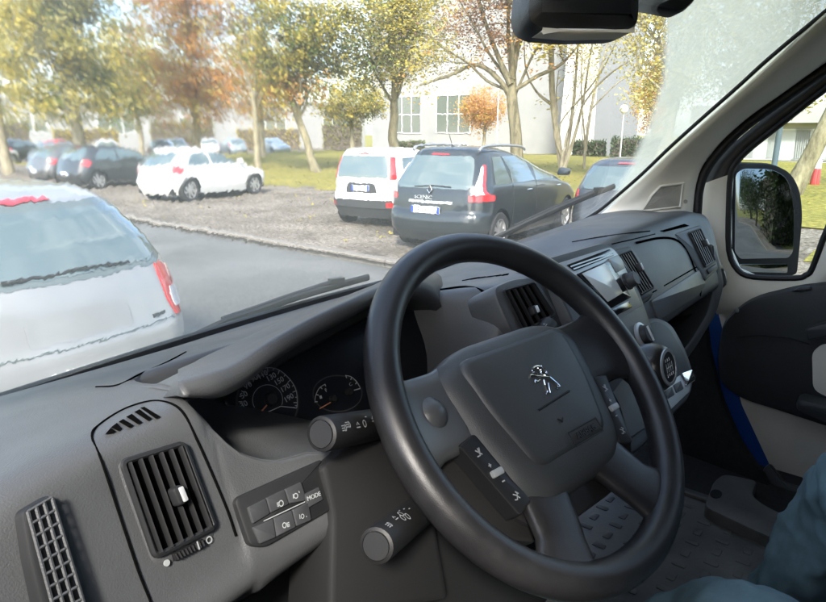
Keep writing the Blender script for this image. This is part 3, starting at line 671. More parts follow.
def dirt_haze(px, py):
    d = .06  # veil terms paint glare haze; the arc term is the unswept grime film
    d += 1.3*sst(-6, 5, px-arcx(py))*(1-.25*sst(60, 200, py))
    d += .08*(1-sst(60, 420, px)) + .05*(1-sst(380, 560, px))
    d += .05*(1-sst(0, 120, py))*(1-sst(100, 380, px))
    d += .12*(1-sst(2, 14, abs(px-30-(py-60)*-.55)))*(1-sst(40, 160, py))*(py < 170)
    return d
def wetness(px, py): return (.015*(1-sst(440, 585, px))+.042*(1-sst(120, 400, px))*(1-.5*sst(190, 300, py)))*(1-sst(560, 590, px))
nx, ns = 170, 110
def ws_grid(dz, keep=None, x0=-.03, x1=1.745, s0=-.02, s1=1.0):
    g = []
    for i in range(ns+1):
        s = s0+(s1-s0)*i/ns; row = []
        for j in range(nx+1):
            x = x0+(x1-x0)*j/nx; row.append(ws(x, s)+V((0, .66, .75))*dz)
        g.append(row)
    return g
def attr(o, name, fn):
    a = o.data.attributes.new(name, 'FLOAT', 'POINT'); vals = []
    for v_ in o.data.vertices:
        px, py, d = proj(v_.co-OFF); vals.append(fn(px, py) if d > .05 else 0.0)
    a.data.foreach_set('value', vals)
mb = MB(); A, B = ws_grid(.0), ws_grid(.005)
mb.grid(A); mb.grid(B, flip=True)
WSO = vb(mb, 'windscreen', M_glass); attr(WSO, 'dirt_haze', lambda px, py: dirt_haze(px, py)*.62)
mb = MB(); A = ws_grid(.0062); B = [[p+V((0, .66, .75))*(.0014*(1-sst(540, 592, proj(p)[0]))+.00002) for p in r] for r in A]
def keepgrid(mb, g, flip):
    fs = []; n_, m_ = len(g), len(g[0]); pj = [[proj(p)[0] for p in r] for r in g]
    for i in range(n_-1):
        for j in range(m_-1):
            if pj[i][j] < 595:
                q = (i*m_+j, i*m_+j+1, (i+1)*m_+j+1, (i+1)*m_+j); fs.append(q[::-1] if flip else q)
    mb.add([p for r in g for p in r], fs)
keepgrid(mb, A, True); keepgrid(mb, B, False)
me = bpy.data.meshes.new('water_film'); me.from_pydata([tuple(p+OFF) for p in mb.v], [], mb.f); me.materials.append(M_water)
me.polygons.foreach_set('use_smooth', [True]*len(me.polygons)); me.update()
WAT = link(bpy.data.objects.new('water_film', me), WSO)
nA = len(A)*len(A[0])
a_ = me.attributes.new('wet', 'FLOAT', 'POINT'); vals = []
for k, v_ in enumerate(me.vertices):
    px, py, d = proj(v_.co-OFF); vals.append(wetness(px, py) if (k >= nA and d > .05) else 0.0)
a_.data.foreach_set('value', vals)
b_ = me.attributes.new('smear', 'FLOAT', 'POINT'); vals = []
for v_ in me.vertices:
    px, py, d = proj(v_.co-OFF); vals.append(((.042*(1-sst(190, 480, px))*(1-.72*sst(150, 235, py)))+.004*(1-sst(420, 585, px))) if d > .05 else 0.0)
b_.data.foreach_set('value', vals)
# make sure the two sheets face away from each other
bm = bmesh.new(); bm.from_mesh(me); up_ = V((0, .66, .75)); bm.faces.ensure_lookup_table()
for f in bm.faces:
    outer = f.verts[0].index >= nA
    if (f.normal.dot(up_) > 0) != outer: f.normal_flip()
bm.to_mesh(me); bm.free()
# black rubber seal along the right and lower edges
edge = [ws_hit(*p) for p in [(830, 4), (769, 55), (735, 86), (700, 117), (668, 146), (640, 173), (615, 195), (598, 209), (580, 220), (555, 231), (520, 245)]]
edge2 = [ws(x, .0) for x in (.04, .15, .3, .5, .75, 1.0)]
mb = MB(); mb.tube(smooth_path([p-V((0, .004, .004)) for p in edge], 5), .0045, 8); vb(mb, 'windscreen_seal', M_black, WSO)
mb = MB(); mb.tube(smooth_path([V((-.03, .82, -.34)), ws(.1, .034), ws(.3, .032), ws(.5, .030), ws(.75, .028), ws(1.0, .028), ws(1.15, .05), ws_hit(500, 244), ws_hit(520, 245)], 6), .011, 8); vb(mb, 'windscreen_seal', M_black, WSO)
# band of black print in the lower right corner of the glass
mb = MB(); tri = [ws_hit(*p)-V((0, .003, .003)) for p in [(478, 252), (520, 240), (572, 226), (598, 209), (560, 232), (515, 247), (486, 258)]]
# ---- wipers lying on the glass outside
def wiper(pts, arm, name='wiper'):
    P = [ws_hit(*p)+V((0, .66, .75))*.016 for p in pts]
    mb = MB(); mb.tube(smooth_path(P, 5), .0045, 6, flat=1.6); w_ = vb(mb, name, M_black)
    mb = MB(); mb.tube(smooth_path([p+V((0, .66, .75))*.008 for p in P[1:-1]], 5), [.004]*(5*(len(P)-3)+1), 6); vb(mb, 'wiper_frame', M_dark, w_)
    A_ = [ws_hit(*p)+V((0, .66, .75))*h for p, h in arm]
    mb = MB(); mb.tube(smooth_path(A_, 4), .005, 8); vb(mb, 'wiper_arm', M_dark, w_)
    mb = MB(); mb.box(A_[-1], (.016, .006, .005), Matrix.Rotation(-.25, 3, 'Z')); vb(mb, 'wiper_hinge', M_dark, w_)
wiper([(196, 345), (228, 330), (262, 318), (300, 304), (340, 292), (372, 283)], [((216, 338), .018), ((280, 313), .026), ((342, 290), .024)])
wiper([(497, 244), (520, 233), (552, 218), (585, 204), (618, 191)], [((512, 240), .018), ((545, 224), .026), ((604, 196), .022)])
# ---- A-pillar trim between the windscreen and the door
XD = 1.72
la = [(850, -16), (800, 28), (769, 57), (735, 88), (700, 119), (668, 148), (640, 175), (615, 197), (597, 212), (575, 224), (550, 232), (528, 240)]
lb = [(900, 14), (850, 46), (826, 62), (780, 95), (750, 116), (728, 135), (710, 154), (700, 170), (695, 187), (693, 202), (692, 214), (692, 226)]
RA = [ws_hit(*p)-V((0, .01, .008)) for p in la]
RB = [at(p[0], p[1], 0, XD-.02) for p in lb]
rowsP = []
for t, bz in ((-.04, -.03), (0, 0), (.06, .012), (.3, .03), (.6, .03), (.9, .012), (1, 0), (1.03, -.03)):
    rowsP.append([a.lerp(b, t)+((a.lerp(b, .5)).normalized()*-bz) for a, b in zip(RA, RB)])
mb = MB(); mb.grid([smooth_path(r, 4) for r in rowsP]); PIL = vb(mb, 'door_pillar', M_cream, autos=False)
def pil(px, py, lift=.002):
    best = None
    d = ray(px, py)
    # nearest facet hit by brute force over the pillar grid
    for r0, r1 in zip(rowsP[1:-1], rowsP[2:-1]):
        for i in range(len(r0)-1):
            for tri_ in ((r0[i], r0[i+1], r1[i]), (r0[i+1], r1[i+1], r1[i])):
                from mathutils.geometry import intersect_ray_tri
                h = intersect_ray_tri(*tri_, d, V((0, 0, 0)), True)
                if h and (best is None or h.length < best.length): best = h
    return (best or d*1.7)*(1-lift/1.6)
spk = [pil(*p) for p in [(642, 211), (651, 196), (661, 186), (683, 183.5), (680, 207)]]
mb = MB(); c_ = sum(spk, V())/5; back = [p+p.normalized()*.01 for p in spk]
mb.add(spk+back+[c_-c_.normalized()*.001], [(i, (i+1) % 5, 10) for i in range(5)]+[(i, i+5, (i+1) % 5+5, (i+1) % 5) for i in range(5)])
sp_ = vb(mb, 'tweeter_grille', M_grille, PIL, smooth=False)
mb = MB(); mb.tube(spk, .0035, 8, closed=True); vb(mb, 'grille_frame', M_cream, PIL)
mb = MB(); mb.lathe(pil(685.5, 201.5), -ray(685, 201).normalized(), [(.005, -.003), (.005, .001), (0, .0015)], 12); vb(mb, 'trim_clip', M_grille, PIL)
# rubber door seal, a thick black band
sl = [(905, 20), (850, 53), (826, 69), (780, 101), (752, 121), (731, 139), (714, 158), (704, 174), (699, 190), (697.5, 206), (697, 222), (700, 240), (708, 300)]
mb = MB(); mb.tube(smooth_path([at(a, b, 0, XD) for a, b in sl], 5), .012, 10); vb(mb, 'door_seal', M_black)
# ---- passenger door
XG = 1.76
DF = frame((XG, .2, -.2), (-1, 0, 0)); XF = frame((XG-.05, .2, -.2), (-1, 0, 0)); BFm = frame((XG+.06, .2, -.2), (-1, 0, 0))
DOOR_IN = [(729, 250), (729, 205), (731, 174), (738, 161), (752, 147), (790, 117), (826, 89), (900, 36), (1060, -60), (1240, -60), (1240, 160), (900, 160), (850, 195), (829, 226), (813, 268), (806, 275), (796, 278), (754, 277), (738, 270)]
DOOR_OUT = [(701, 262), (700, 215), (703, 184), (712, 165), (728, 147), (768, 114), (826, 71), (905, 14), (1060, -90), (1330, -90), (1330, 300), (905, 300), (852, 300), (832, 300), (815, 300), (806, 302), (796, 305), (754, 312), (716, 316)]
def ring(mbx, idx, depth, fr, bulge=.012):
    rows = [[] for _ in range(6)]
    for i in idx:
        a = onp(*DOOR_IN[i], fr[0], fr[3]); b = onp(*DOOR_OUT[i], fr[0], fr[3]); n_ = fr[3]
        for k, (t, h) in enumerate(((0, -.03), (0, -.004), (.08, .004), (.5, bulge), (.95, .006), (1.0, -.03))): rows[k].append(a.lerp(b, t)+n_*h)
    mbx.grid(rows)
DR = empty('door_frame', (0, 0, 0)); DR.parent = VAN; bpy.data.objects.remove(DR)
mb = MB(); ring(mb, list(range(11, 19))+[0, 1, 2], .03, DF); DOOR = vb(mb, 'passenger_door', M_cream, autos=False)
mb = MB(); ring(mb, [2, 3, 4, 5, 6, 7, 8, 9, 10, 11], .03, DF, .006); vb(mb, 'window_frame', M_dark, DOOR, autos=False)
mb = MB(); gp_ = [onp(p[0], p[1], DF[0], DF[3]) for p in DOOR_IN]
mb.tube(smooth_path([p+V((-.002, 0, 0)) for p in gp_], 3, True), .0075, 8, closed=True); vb(mb, 'window_rubber', M_black, DOOR)
def wglass():
    m, nt, b, out = nodes('door_glass'); nt.nodes.remove(b); L = nt.links.new
    tr = N(nt, 'ShaderNodeBsdfTransparent'); tr.inputs['Color'].default_value = (.88, .92, .9, 1)
    gl = N(nt, 'ShaderNodeBsdfGlossy', Roughness=.02); fr = facing(nt); mx = N(nt, 'ShaderNodeMixShader')
    L(fr, mx.inputs[0]); L(tr.outputs[0], mx.inputs[1]); L(gl.outputs[0], mx.inputs[2]); L(mx.outputs[0], out.inputs['Surface']); return m
M_wglass = wglass()
mb = MB(); q = [(p[0], p[1]) for p in frpx(DF, DOOR_IN)]; mb.prism(q, DF, .004, 0, -.014); vb(mb, 'side_window', M_wglass, DOOR)
# inner skin and dark trim panel
px_slab('door_skin', BFm, [(718, 300), (1330, 285), (1330, 760), (900, 760), (793, 500), (786, 492), (744, 402)], .03, M_cream, .004, 0.03, .01, DOOR)
TP = frame((XG-.045, .2, -.4), (-1, 0, 0))
trim = px_slab('trim_panel', TP, [(716, 356, .04), (722, 322, .03), (748, 299, .05), (800, 287), (900, 276), (1250, 270), (1250, 520), (900, 446), (826, 428), (775, 411), (742, 401, .03), (718, 385, .04)], .06, M_door, .014, 0, .02, DOOR)
px_slab('armrest_well', TP, [(812, 352, .02), (822, 344), (900, 340), (900, 420), (830, 398), (813, 390, .02)], .01, M_cream, .002, .0025, .01, DOOR)
px_slab('door_pull', TP, [(806, 326), (826, 321), (900, 316), (900, 330), (826, 335), (810, 338)], .03, M_dash2, .006, .03, .008, DOOR)
px_slab('armrest', TP, [(800, 392, .02), (826, 398), (960, 430), (960, 450), (826, 416), (798, 404, .02)], .05, M_dash2, .01, .05, .01, DOOR)
px_slab('lock_lever', TP, [(792, 291), (800, 287), (810, 286), (812, 289), (800, 292)], .01, M_dash2, .002, .006, .002, DOOR)
mb = MB(); mb.tube([onp(x, y, TP[0], TP[3])+TP[3]*.0035 for x, y in [(738, 337), (760, 335), (790, 338), (810, 344)]], .0018, 6); vb(mb, 'trim_seam', M_black, DOOR)
for a_, b_ in ((739, 309), (747, 303)): pass
mb = MB(); mb.lathe(onp(737, 310, TP[0], TP[3])+TP[3]*.004, TP[3], [(.006, 0), (.005, .002), (0, .003)], 12); vb(mb, 'trim_screw', M_satin, DOOR)
# painted jamb, and the dark side of the footwell
JB = frame((XG+.045, .4, -.6), (-1, 0, 0))
px_slab('door_jamb', JB, [(660, 290), (726, 290), (724, 340), (740, 385), (756, 400), (798, 500), (800, 530), (740, 530), (660, 420)], .03, M_blue, .004, 0, .008)
FW = frame((XG-.0, .6, -.7), (-1, .15, 0))
px_slab('footwell_side', FW, [(600, 290), (704, 300), (710, 350), (722, 398), (740, 440), (770, 484), (780, 510), (740, 520), (690, 480), (600, 480)], .02, M_carpet, .004, .01, .02)
px_slab('sill_cover', frame((XG-.03, .3, -.85), (-1, 0, .6)), [(762, 470), (770, 462), (786, 482), (826, 494), (900, 520), (900, 620), (826, 560), (790, 520), (776, 500)], .03, M_dark, .008, .01, .012)
# ---- door mirror outside the glass: housing, two mirrors, black arm
MF = frame((XG+.20, .35, -.1), (-.42, -.9, .035))
hs = px_slab('door_mirror', MF, [(732, 168, .02), (742, 162, .03), (775, 163, .05), (793, 172, .05), (802, 190, .03), (804.5, 215), (802, 243), (800, 262), (799, 275), (785, 279), (738, 275, .02), (731, 262, .02)], .09, M_house, .012, 0, .03)
M_mir = mat('mirror_glass', (.2, .22, .24), .02, metal=1)
px_slab('mirror_glass', MF, [(735, 174, .02), (743, 168.5, .02), (772, 169, .05), (786, 177, .04), (791.5, 192, .03), (794, 215), (793, 252, .02), (788, 258, .01), (740, 259, .01), (734.5, 252, .01)], .006, M_mir, .001, .001, .02, hs)
px_slab('lower_mirror_glass', MF, [(739, 264, .01), (788, 264, .01), (787, 273), (742, 272, .01)], .006, M_mir, .001, .001, .006, hs)
mb = MB(); mb.tube([onp(803, 225, MF[0], MF[3])+MF[3]*-.03, onp(812, 222, MF[0], MF[3])+V((-.02, .02, 0)), onp(826, 200, MF[0], MF[3])+V((-.03, 0, 0))], [.012, .01, .008], 10)
# ---- rear-view mirror and sun visor
VF = frame(ray(585, 10)*.70, (-.62, -.74, .1))
mb = MB(); mir = rounded(frpx(VF, [(530, -36), (525, 10, .01), (529, 24, .012), (541, 31, .012), (575, 34), (628, 33, .01), (643, 27, .014), (645.5, 10), (645, -36)]), .01, 5)
mb.prism(mir, VF, .05, .018, 0); rm = vb(mb, 'rear_view_mirror', M_dark)
mb = MB(); q = rounded(frpx(VF, [(540, 31.5), (575, 34.5), (628, 33.5), (636, 30), (600, 28.5), (560, 28)]), .002, 3); mb.prism(q, VF, .03, .004, .002); vb(mb, 'lit_edge_strip', M_cream, rm)  # cream strip paints the light along the housing's lower edge
mb = MB(); mb.tube([ray(590, -25)*.73, ray(600, -45)*.8], .012, 8); vb(mb, 'mirror_stem', M_dark, rm)
px_slab('mirror_clip', frame(ray(660, 0)*.86, (-.62, -.74, .1)), [(636, -20), (640, 4, .006), (684, 12.5, .01), (697, 0), (705, -20)], .03, M_dark, .008, 0, .004)
# ---- cab shell: floor, roof, header, bulkhead, driver's door, bonnet
mb = MB(); mb.box((.87, .1, -.905), (.92, .95, .02)); vb(mb, 'cab_floor', M_carpet)
mb = MB(); mb.box((.87, .93, -.62), (.9, .02, .27)); vb(mb, 'firewall', M_carpet)
mb = MB(); mb.grid([[V((x, y, z+(.03*(1-((x-.87)/.9)**2)))) for x in [-.03+1.8*i/12 for i in range(13)]] for y, z in ((.26, .29), (.16, .33), (.0, .38), (-.3, .42), (-.75, .42))]); mb.grid([[V((x, y, z+.06)) for x in (-.03, .87, 1.77)] for y, z in ((.24, .34), (-.75, .46))]); vb(mb, 'roof_lining', M_lining)
mb = MB(); mb.box((.87, -.77, -.2), (.93, .02, .72)); vb(mb, 'bulkhead', M_carpet)
mb = MB()
for c_, h_ in (((-.11, .1, -.52), (.03, .9, .41)), ((-.11, -.50, .05), (.03, .27, .45)), ((-.11, .75, -.1), (.02, .14, .25)), ((-.11, .1, .36), (.03, .75, .12))): mb.box(c_, h_)
vb(mb, 'driver_door', M_dark, smooth=False)  # sill raised and opening narrowed to cut side light on the dash
mb = MB(); mb.tube([V((-.06, .93, -.36)), V((-.05, .6, -.08)), V((-.045, .25, .27))], .035, 10); vb(mb, 'driver_pillar', M_cream)
mb = MB(); mb.grid([[V((x, y-.1*((x-.87)/.9)**2, z-.05*((x-.87)/.9)**4)) for x in [-.05+1.84*i/14 for i in range(15)]] for y, z in ((.94, -.42), (1.1, -.55), (1.3, -.68), (1.46, -.85), (1.5, -1.1), (1.48, -1.5))]); vb(mb, 'bonnet', M_blue)
px_slab('lower_panel', frame((.2, .42, -.5), (0, -.95, .3)), [(-120, 560), (150, 640), (240, 548), (330, 520), (360, 700), (0, 900)], .05, M_dark, .01, 0, .02)
mb = MB(); mb.grid([[V((1.80+dx, y, z)) for y in (-.78, -1.5, -2.4, -3.3, -3.4)] for z, dx in ((-1.45, -.03), (-1.2, .04), (-.6, .07), (.0, .05), (.5, -.02), (.62, -.12))]); vb(mb, 'van_side', M_blue)
# seat the driver sits on
mb = MB(); mb.prism(rounded([(.30, -.62), (.30, -.02), (.84, -.02), (.84, -.62)], .07), (V((0, 0, -.60)), V((1, 0, 0)), V((0, 1, 0)), V((0, 0, 1))), .18, .05, 0); st_ = vb(mb, 'driver_seat', M_seat)
mb = MB(); mb.prism(rounded([(.31, -.55), (.31, .10), (.40, .20), (.74, .20), (.83, .10), (.83, -.55)], .06), (V((0, -.60, 0)), V((1, 0, 0)), V((0, -.12, 1)).normalized(), V((0, 1, .12)).normalized()), .14, .05, 0); vb(mb, 'seat_back', M_seat, st_)
mb = MB(); mb.box((.57, -.35, -.82), (.22, .22, .06)); vb(mb, 'seat_base', M_black, st_)
# brake and clutch pedals
for x in (.42, .56):
    mb = MB(); mb.tube([V((x, .62, -.55)), V((x, .5, -.68)), V((x, .46, -.74))], .009, 8); mb.box((x, .455, -.745), (.035, .008, .028), Matrix.Rotation(-.7, 3, 'X')); vb(mb, 'pedal', M_black)
# ---- rubber floor mat with raised lugs, and the step mat beside it (they lie on the floor: things of their own)
ZM = -.88
mr = empty('floor_mat', (1.1, .2, EYE+ZM-.005)); tag(mr, 'worn grey rubber mat with rows of raised lugs on the cab floor', 'floor mat')
OM = V((-1.1, -.2, -ZM+.005))
up_f = (V((0, 0, ZM)), V((1, 0, 0)), V((0, 1, 0)), V((0, 0, 1)))
def zpx(pts, z=ZM): return [tuple(at(a, b, 2, z).xy) for a, b in pts]
e0 = at(684, 487, 2, ZM); 
mb = MB(); mb.prism(rounded([(.2, -.45), (1.535, -.45), (1.535, .50), (1.46, .62), (.2, .62)], .05), up_f, .012, .004, 0); 
for i in range(26):
    for j in range(16):
        x = .70+i*.047; y = -.25+j*.052
        if x > 1.46: continue
        a = .0145; b_ = .0085
        if (i+j) % 2: a, b_ = b_, a
        mb.prism(rounded([(x-a, y-b_), (x+a, y-b_), (x+a, y+b_), (x-a, y+b_)], .005, 2), up_f, .005, .002, .0018)
mb.build('mat_sheet', M_mat, mr, off=OM)
mb = MB(); mb.tube([V((1.50, -.43, ZM+.002)), V((1.50, .46, ZM+.002)), V((1.43, .58, ZM+.002)), V((.3, .58, ZM+.002))], .008, 8); mb.build('mat_rim', M_mat, mr, off=OM)
sr = empty('step_mat', (1.63, .3, EYE+ZM)); tag(sr, 'grey rubber step mat with a square notch and hole beside the passenger door sill', 'floor mat')
OS_ = V((-1.63, -.3, -ZM)); zs = ZM+.03; sf = (V((0, 0, zs)), V((1, 0, 0)), V((0, 1, 0)), V((0, 0, 1)))
q = zpx([(704, 506), (714, 480), (724, 473), (758, 480), (752, 494), (762, 503), (792, 518), (840, 535), (860, 580), (792, 547)], zs)
mb = MB(); mb.prism(rounded(q, .02), sf, .035, .006, 0); mb.build('mat_sheet', M_mat, sr, off=OS_)
mb = MB(); p = zpx([(716, 494)], zs)[0]; mb.prism([(p[0]+.022*math.cos(a*.4), p[1]+.013*math.sin(a*.4)) for a in range(16)], sf, .004, 0, .0012); mb.build('fixing_hole', M_black, sr, off=OS_)
# ---- the driver: only the knees reach into the picture
PR = empty('person', (.6, -.4, EYE-.6)); tag(PR, 'driver in blue jeans sitting behind the steering wheel with both knees showing', 'person')
OP = V((-.6, .4, .6))
def skin_body(name, joints, edges, m, parent, off, root=0, sub=2):
    me = bpy.data.meshes.new(name); me.from_pydata([tuple(V(j[0])+off) for j in joints], edges, [])
    o_ = link(bpy.data.objects.new(name, me), parent); me.materials.append(m)
    md = o_.modifiers.new('skin', 'SKIN'); md.use_smooth_shade = True
    sd = o_.modifiers.new('sub', 'SUBSURF'); sd.levels = sub; sd.render_levels = sub
    for i, j in enumerate(joints):
        r = j[1]; me.skin_vertices[0].data[i].radius = (r, r) if not hasattr(r, '__len__') else r
        me.skin_vertices[0].data[i].use_root = (i == root)
    return o_
J = [((.57, -.45, -.48), (.15, .11)), ((.57, -.47, -.30), (.15, .10)), ((.57, -.49, -.10), (.17, .10)), ((.57, -.50, .0), (.07, .06)), ((.57, -.49, .06), (.055, .055)), ((.57, -.47, .13), (.075, .09)), ((.57, -.47, .21), (.075, .09)), ((.57, -.48, .26), (.04, .05)),
     ((.40, -.48, -.05), .055), ((.34, -.48, -.28), .045), ((.40, -.30, -.40), .034), ((.43, -.25, -.42), (.042, .02)),
     ((.76, -.48, -.05), .055), ((.84, -.48, -.28), .045), ((.80, -.30, -.40), .034), ((.78, -.25, -.42), (.042, .02)),
     ((.50, -.30, -.52), .095), ((.545, -.08, -.50), .085), ((.605, .07, -.492), .076), ((.61, .22, -.66), .06), ((.60, .36, -.82), .045), ((.60, .48, -.845), .04),
     ((.68, -.30, -.51), .095), ((.80, -.10, -.50), .09), ((.985, -.01, -.465), .078), ((1.0, .03, -.62), .064), ((.96, .12, -.80), .048), ((.94, .25, -.85), .04)]
E_ = [(0, 1), (1, 2), (2, 3), (3, 4), (4, 5), (5, 6), (6, 7), (2, 8), (8, 9), (9, 10), (10, 11), (2, 12), (12, 13), (13, 14), (14, 15), (0, 16), (16, 17), (17, 18), (18, 19), (19, 20), (20, 21), (0, 22), (22, 23), (23, 24), (24, 25), (25, 26), (26, 27)]
bd_ = skin_body('body', J, E_, M_denim, PR, OP, sub=4)
tx = bpy.data.textures.new('folds', 'CLOUDS'); tx.noise_scale = .075; tx.noise_depth = 3
dm = bd_.modifiers.new('folds', 'DISPLACE'); dm.texture = tx; dm.strength = .034; dm.mid_level = .5; dm.texture_coords = 'LOCAL'
tx2 = bpy.data.textures.new('creases', 'MUSGRAVE'); tx2.noise_scale = .09; tx2.musgrave_type = 'RIDGED_MULTIFRACTAL'
dm = bd_.modifiers.new('creases', 'DISPLACE'); dm.texture = tx2; dm.strength = .010; dm.mid_level = .8; dm.texture_coords = 'LOCAL'
# =================================================================== the car park outside (world metres, road at z = 0)
def tex_mat(name, stops, scale, detail=5, rough=.9, bs=.5, bscale=60, bd=.02, stretch=(1, 1, 1), stops2=None, scale2=.3):
    m, nt, b, out = nodes(name); b.inputs['Roughness'].default_value = rough
    vec = coord(nt, 'Object', stretch); n = noise_n(nt, vec, scale, detail, .65); c = ramp(nt, n.outputs['Fac'], stops)
    if stops2:
        n2 = noise_n(nt, vec, scale2, 4, .6, .5); c2 = ramp(nt, n2.outputs['Fac'], stops2)
        mx_ = N(nt, 'ShaderNodeMix', _data_type='RGBA', _blend_type='MULTIPLY'); mx_.inputs[0].default_value = 1
        nt.links.new(c, mx_.inputs[6]); nt.links.new(c2, mx_.inputs[7]); c = mx_.outputs[2]
    nt.links.new(c, b.inputs['Base Color']); n3 = noise_n(nt, vec, bscale, 3, .6); bump(nt, n3.outputs['Fac'], bs, bd, b); return m
M_asph = tex_mat('asphalt', [(.36, (.09, .092, .087)), (.64, (.18, .18, .172))], 26, 6, bscale=120, bd=.01, stops2=[(.35, (.72, .72, .71)), (.65, (1.1, 1.1, 1.1))], scale2=.6)
M_grav = tex_mat('wet_gravel', [(.36, (.09, .075, .055)), (.5, (.23, .20, .165)), (.64, (.40, .36, .31))], 13, 7, bscale=45, bs=.9, bd=.05, stops2=[(.35, (.5, .47, .42)), (.62, (1.12, 1.1, 1.07))], scale2=.7)
M_grass = tex_mat('mown_grass', [(.36, (.13, .13, .025)), (.5, (.26, .235, .04)), (.64, (.40, .34, .08))], 7, 6, bs=.8, bscale=50, bd=.05, stops2=[(.3, (.7, .75, .6)), (.7, (1.1, 1.05, 1))], scale2=.35)
M_kerb = tex_mat('kerb_stone', [(.3, (.15, .135, .115)), (.7, (.24, .22, .19))], 12, bscale=90, bd=.006)
def sheet(name, pts, z, m, label=None):
    mb = MB(); mb.add([(x, y, z) for x, y in pts], [tuple(range(len(pts)))]); return tag(mb.build(name, m, None, smooth=False), kind='structure')
sheet('ground', [(-400, -400), (700, -400), (700, 700), (-400, 700)], -.02, M_grass)
sheet('road', [(-8, -120), (6.45, -120), (6.75, 40), (7.2, 200), (-8, 200)], 0, M_asph)
mb = MB(); ka, kb = V((6.45, -60, 0)), V((6.72, 32, 0)); L_ = (kb-ka).length; kd = (kb-ka).normalized(); kn = V((kd.y, -kd.x, 0)); i = 0
while i*1.0 < L_:
    a = ka+kd*(i+.006); b = ka+kd*(i+.994)
    mb.add([a+V((0, 0, -.05)), a+V((0, 0, .09)), a+kn*.015+V((0, 0, .105)), a+kn*.16+V((0, 0, .105)), a+kn*.16+V((0, 0, -.05)), b+V((0, 0, -.05)), b+V((0, 0, .09)), b+kn*.015+V((0, 0, .105)), b+kn*.16+V((0, 0, .105)), b+kn*.16+V((0, 0, -.05))],
           [(0, 1, 6, 5), (1, 2, 7, 6), (2, 3, 8, 7), (3, 4, 9, 8), (0, 4, 3, 2, 1), (5, 6, 7, 8, 9)]); i += 1
tag(mb.build('kerb', M_kerb, None, smooth=False), kind='structure')
def bumpy(name, x0, x1, y0, y1, nx_, ny_, fz, m, edge=None):
    rows = [[V((x0+(x1-x0)*i/nx_ + (edge(y0+(y1-y0)*j/ny_) if edge and i in (0, nx_) else 0), y0+(y1-y0)*j/ny_, fz(x0+(x1-x0)*i/nx_, y0+(y1-y0)*j/ny_))) for i in range(nx_+1)] for j in range(ny_+1)]
    mb = MB(); mb.grid(rows); return tag(mb.build(name, m), kind='structure')
gz = lambda x, y: .075+.02*noise.noise(V((x*.5, y*.5, 0)))+.012*noise.noise(V((x*1.7, y*1.7, 3)))
bumpy('parking_ground', 6.58, 15.0, -30, 60, 50, 200, gz, M_grav)
def lawn(name, x0, x1, y0, y1, nx_, ny_):
    fz = lambda x, y: .10+.05*noise.noise(V((x*.12, y*.12, 5)))+.02*noise.noise(V((x*.8, y*.8, 1)))+.25*max(0, min(1, (x-15)/25))*(.5+.5*math.sin(y*.05))
    return bumpy(name, x0, x1, y0, y1, nx_, ny_, fz, M_grass)
lawn('lawn', 14.4, 44, -40, 46, 60, 160)
sheet('far_parking', [(9, 46), (60, 46), (60, 120), (9, 120)], .03, M_grav)
lawn('lawn_strip', 10.5, 14.6, -30, 1.2, 16, 70)
# fallen leaves scattered on the gravel and the grass near the trees
M_leaf_y = mat('leaf_yellow', (.30, .25, .05), .6, var=.25, vscale=2)
rnd = random.Random(3); mb = MB()
for k in range(6500):
    x, y = (rnd.uniform(6.7, 30), rnd.uniform(1, 26)) if k < 1400 else (rnd.uniform(14.8, 34), rnd.uniform(4, 32))
    a = rnd.uniform(0, 6.3); s = rnd.uniform(.03, .06); z = gz(x, y)+.02 if x < 14.6 else .16+.05*noise.noise(V((x*.12, y*.12, 5)))+.25*max(0, min(1, (x-15)/25))*(.5+.5*math.sin(y*.05))
    u_ = V((math.cos(a), math.sin(a), rnd.uniform(-.4, .4)))*s; v_ = V((-math.sin(a), math.cos(a), rnd.uniform(-.4, .4)))*s
    mb.add([V((x, y, z))-u_, V((x, y, z))-v_*.6, V((x, y, z))+u_, V((x, y, z))+v_*.6], [(0, 1, 2, 3)])
tag(mb.build('fallen_leaves', M_leaf_y, None, smooth=False), 'yellow fallen leaves scattered over the gravel and the grass', 'leaves', kind='stuff')
# =================================================================== cars
def paint(name, c, rough=.32, metal=.3, coat=.8):
    m = mat(name, c, rough, metal, coat=coat, var=.06, vscale=3); return m
M_carwhite = paint('white_paint', (.66, .66, .64), .35, 0); M_carsilver = paint('silver_paint', (.27, .275, .275), .38, .2); M_carblack = paint('anthracite_paint', (.028, .036, .042), .28, .3)
M_cargrey = paint('grey_paint', (.045, .05, .055), .32, .3); M_carred = paint('red_paint', (.4, .03, .025), .35, 0); M_carblue = paint('pale_blue_paint', (.3, .36, .4), .35, .2)
M_bump = mat('bumper_plastic', (.035, .037, .04), .6); M_tyre = mat('tyre', (.025, .025, .026), .85, bs=.4, bscale=60, bd=.004); M_rim = mat('wheel_rim', (.45, .45, .45), .35, metal=.7)
M_cglass = mat('car_glass', (.09, .125, .125), .06, spec=1.0, coat=1.0); M_cseal = mat('window_seal', (.02, .02, .021), .5)
M_redl = mat('tail_red', (.45, .02, .025), .2, coat=1.0, var=.15, vscale=30); M_clear = mat('lamp_clear', (.6, .6, .62), .15, coat=1, var=.2, vscale=40)
M_surr = mat('tinted_glass_edge', (.10, .125, .125), .15, spec=.8)
M_plate = mat('plate_white', (.7, .72, .73), .4); M_eu = mat('plate_blue', (.02, .06, .35), .4); M_plink = mat('plate_ink', (.02, .02, .02), .5); M_under = mat('underbody', (.012, .012, .012), .9)
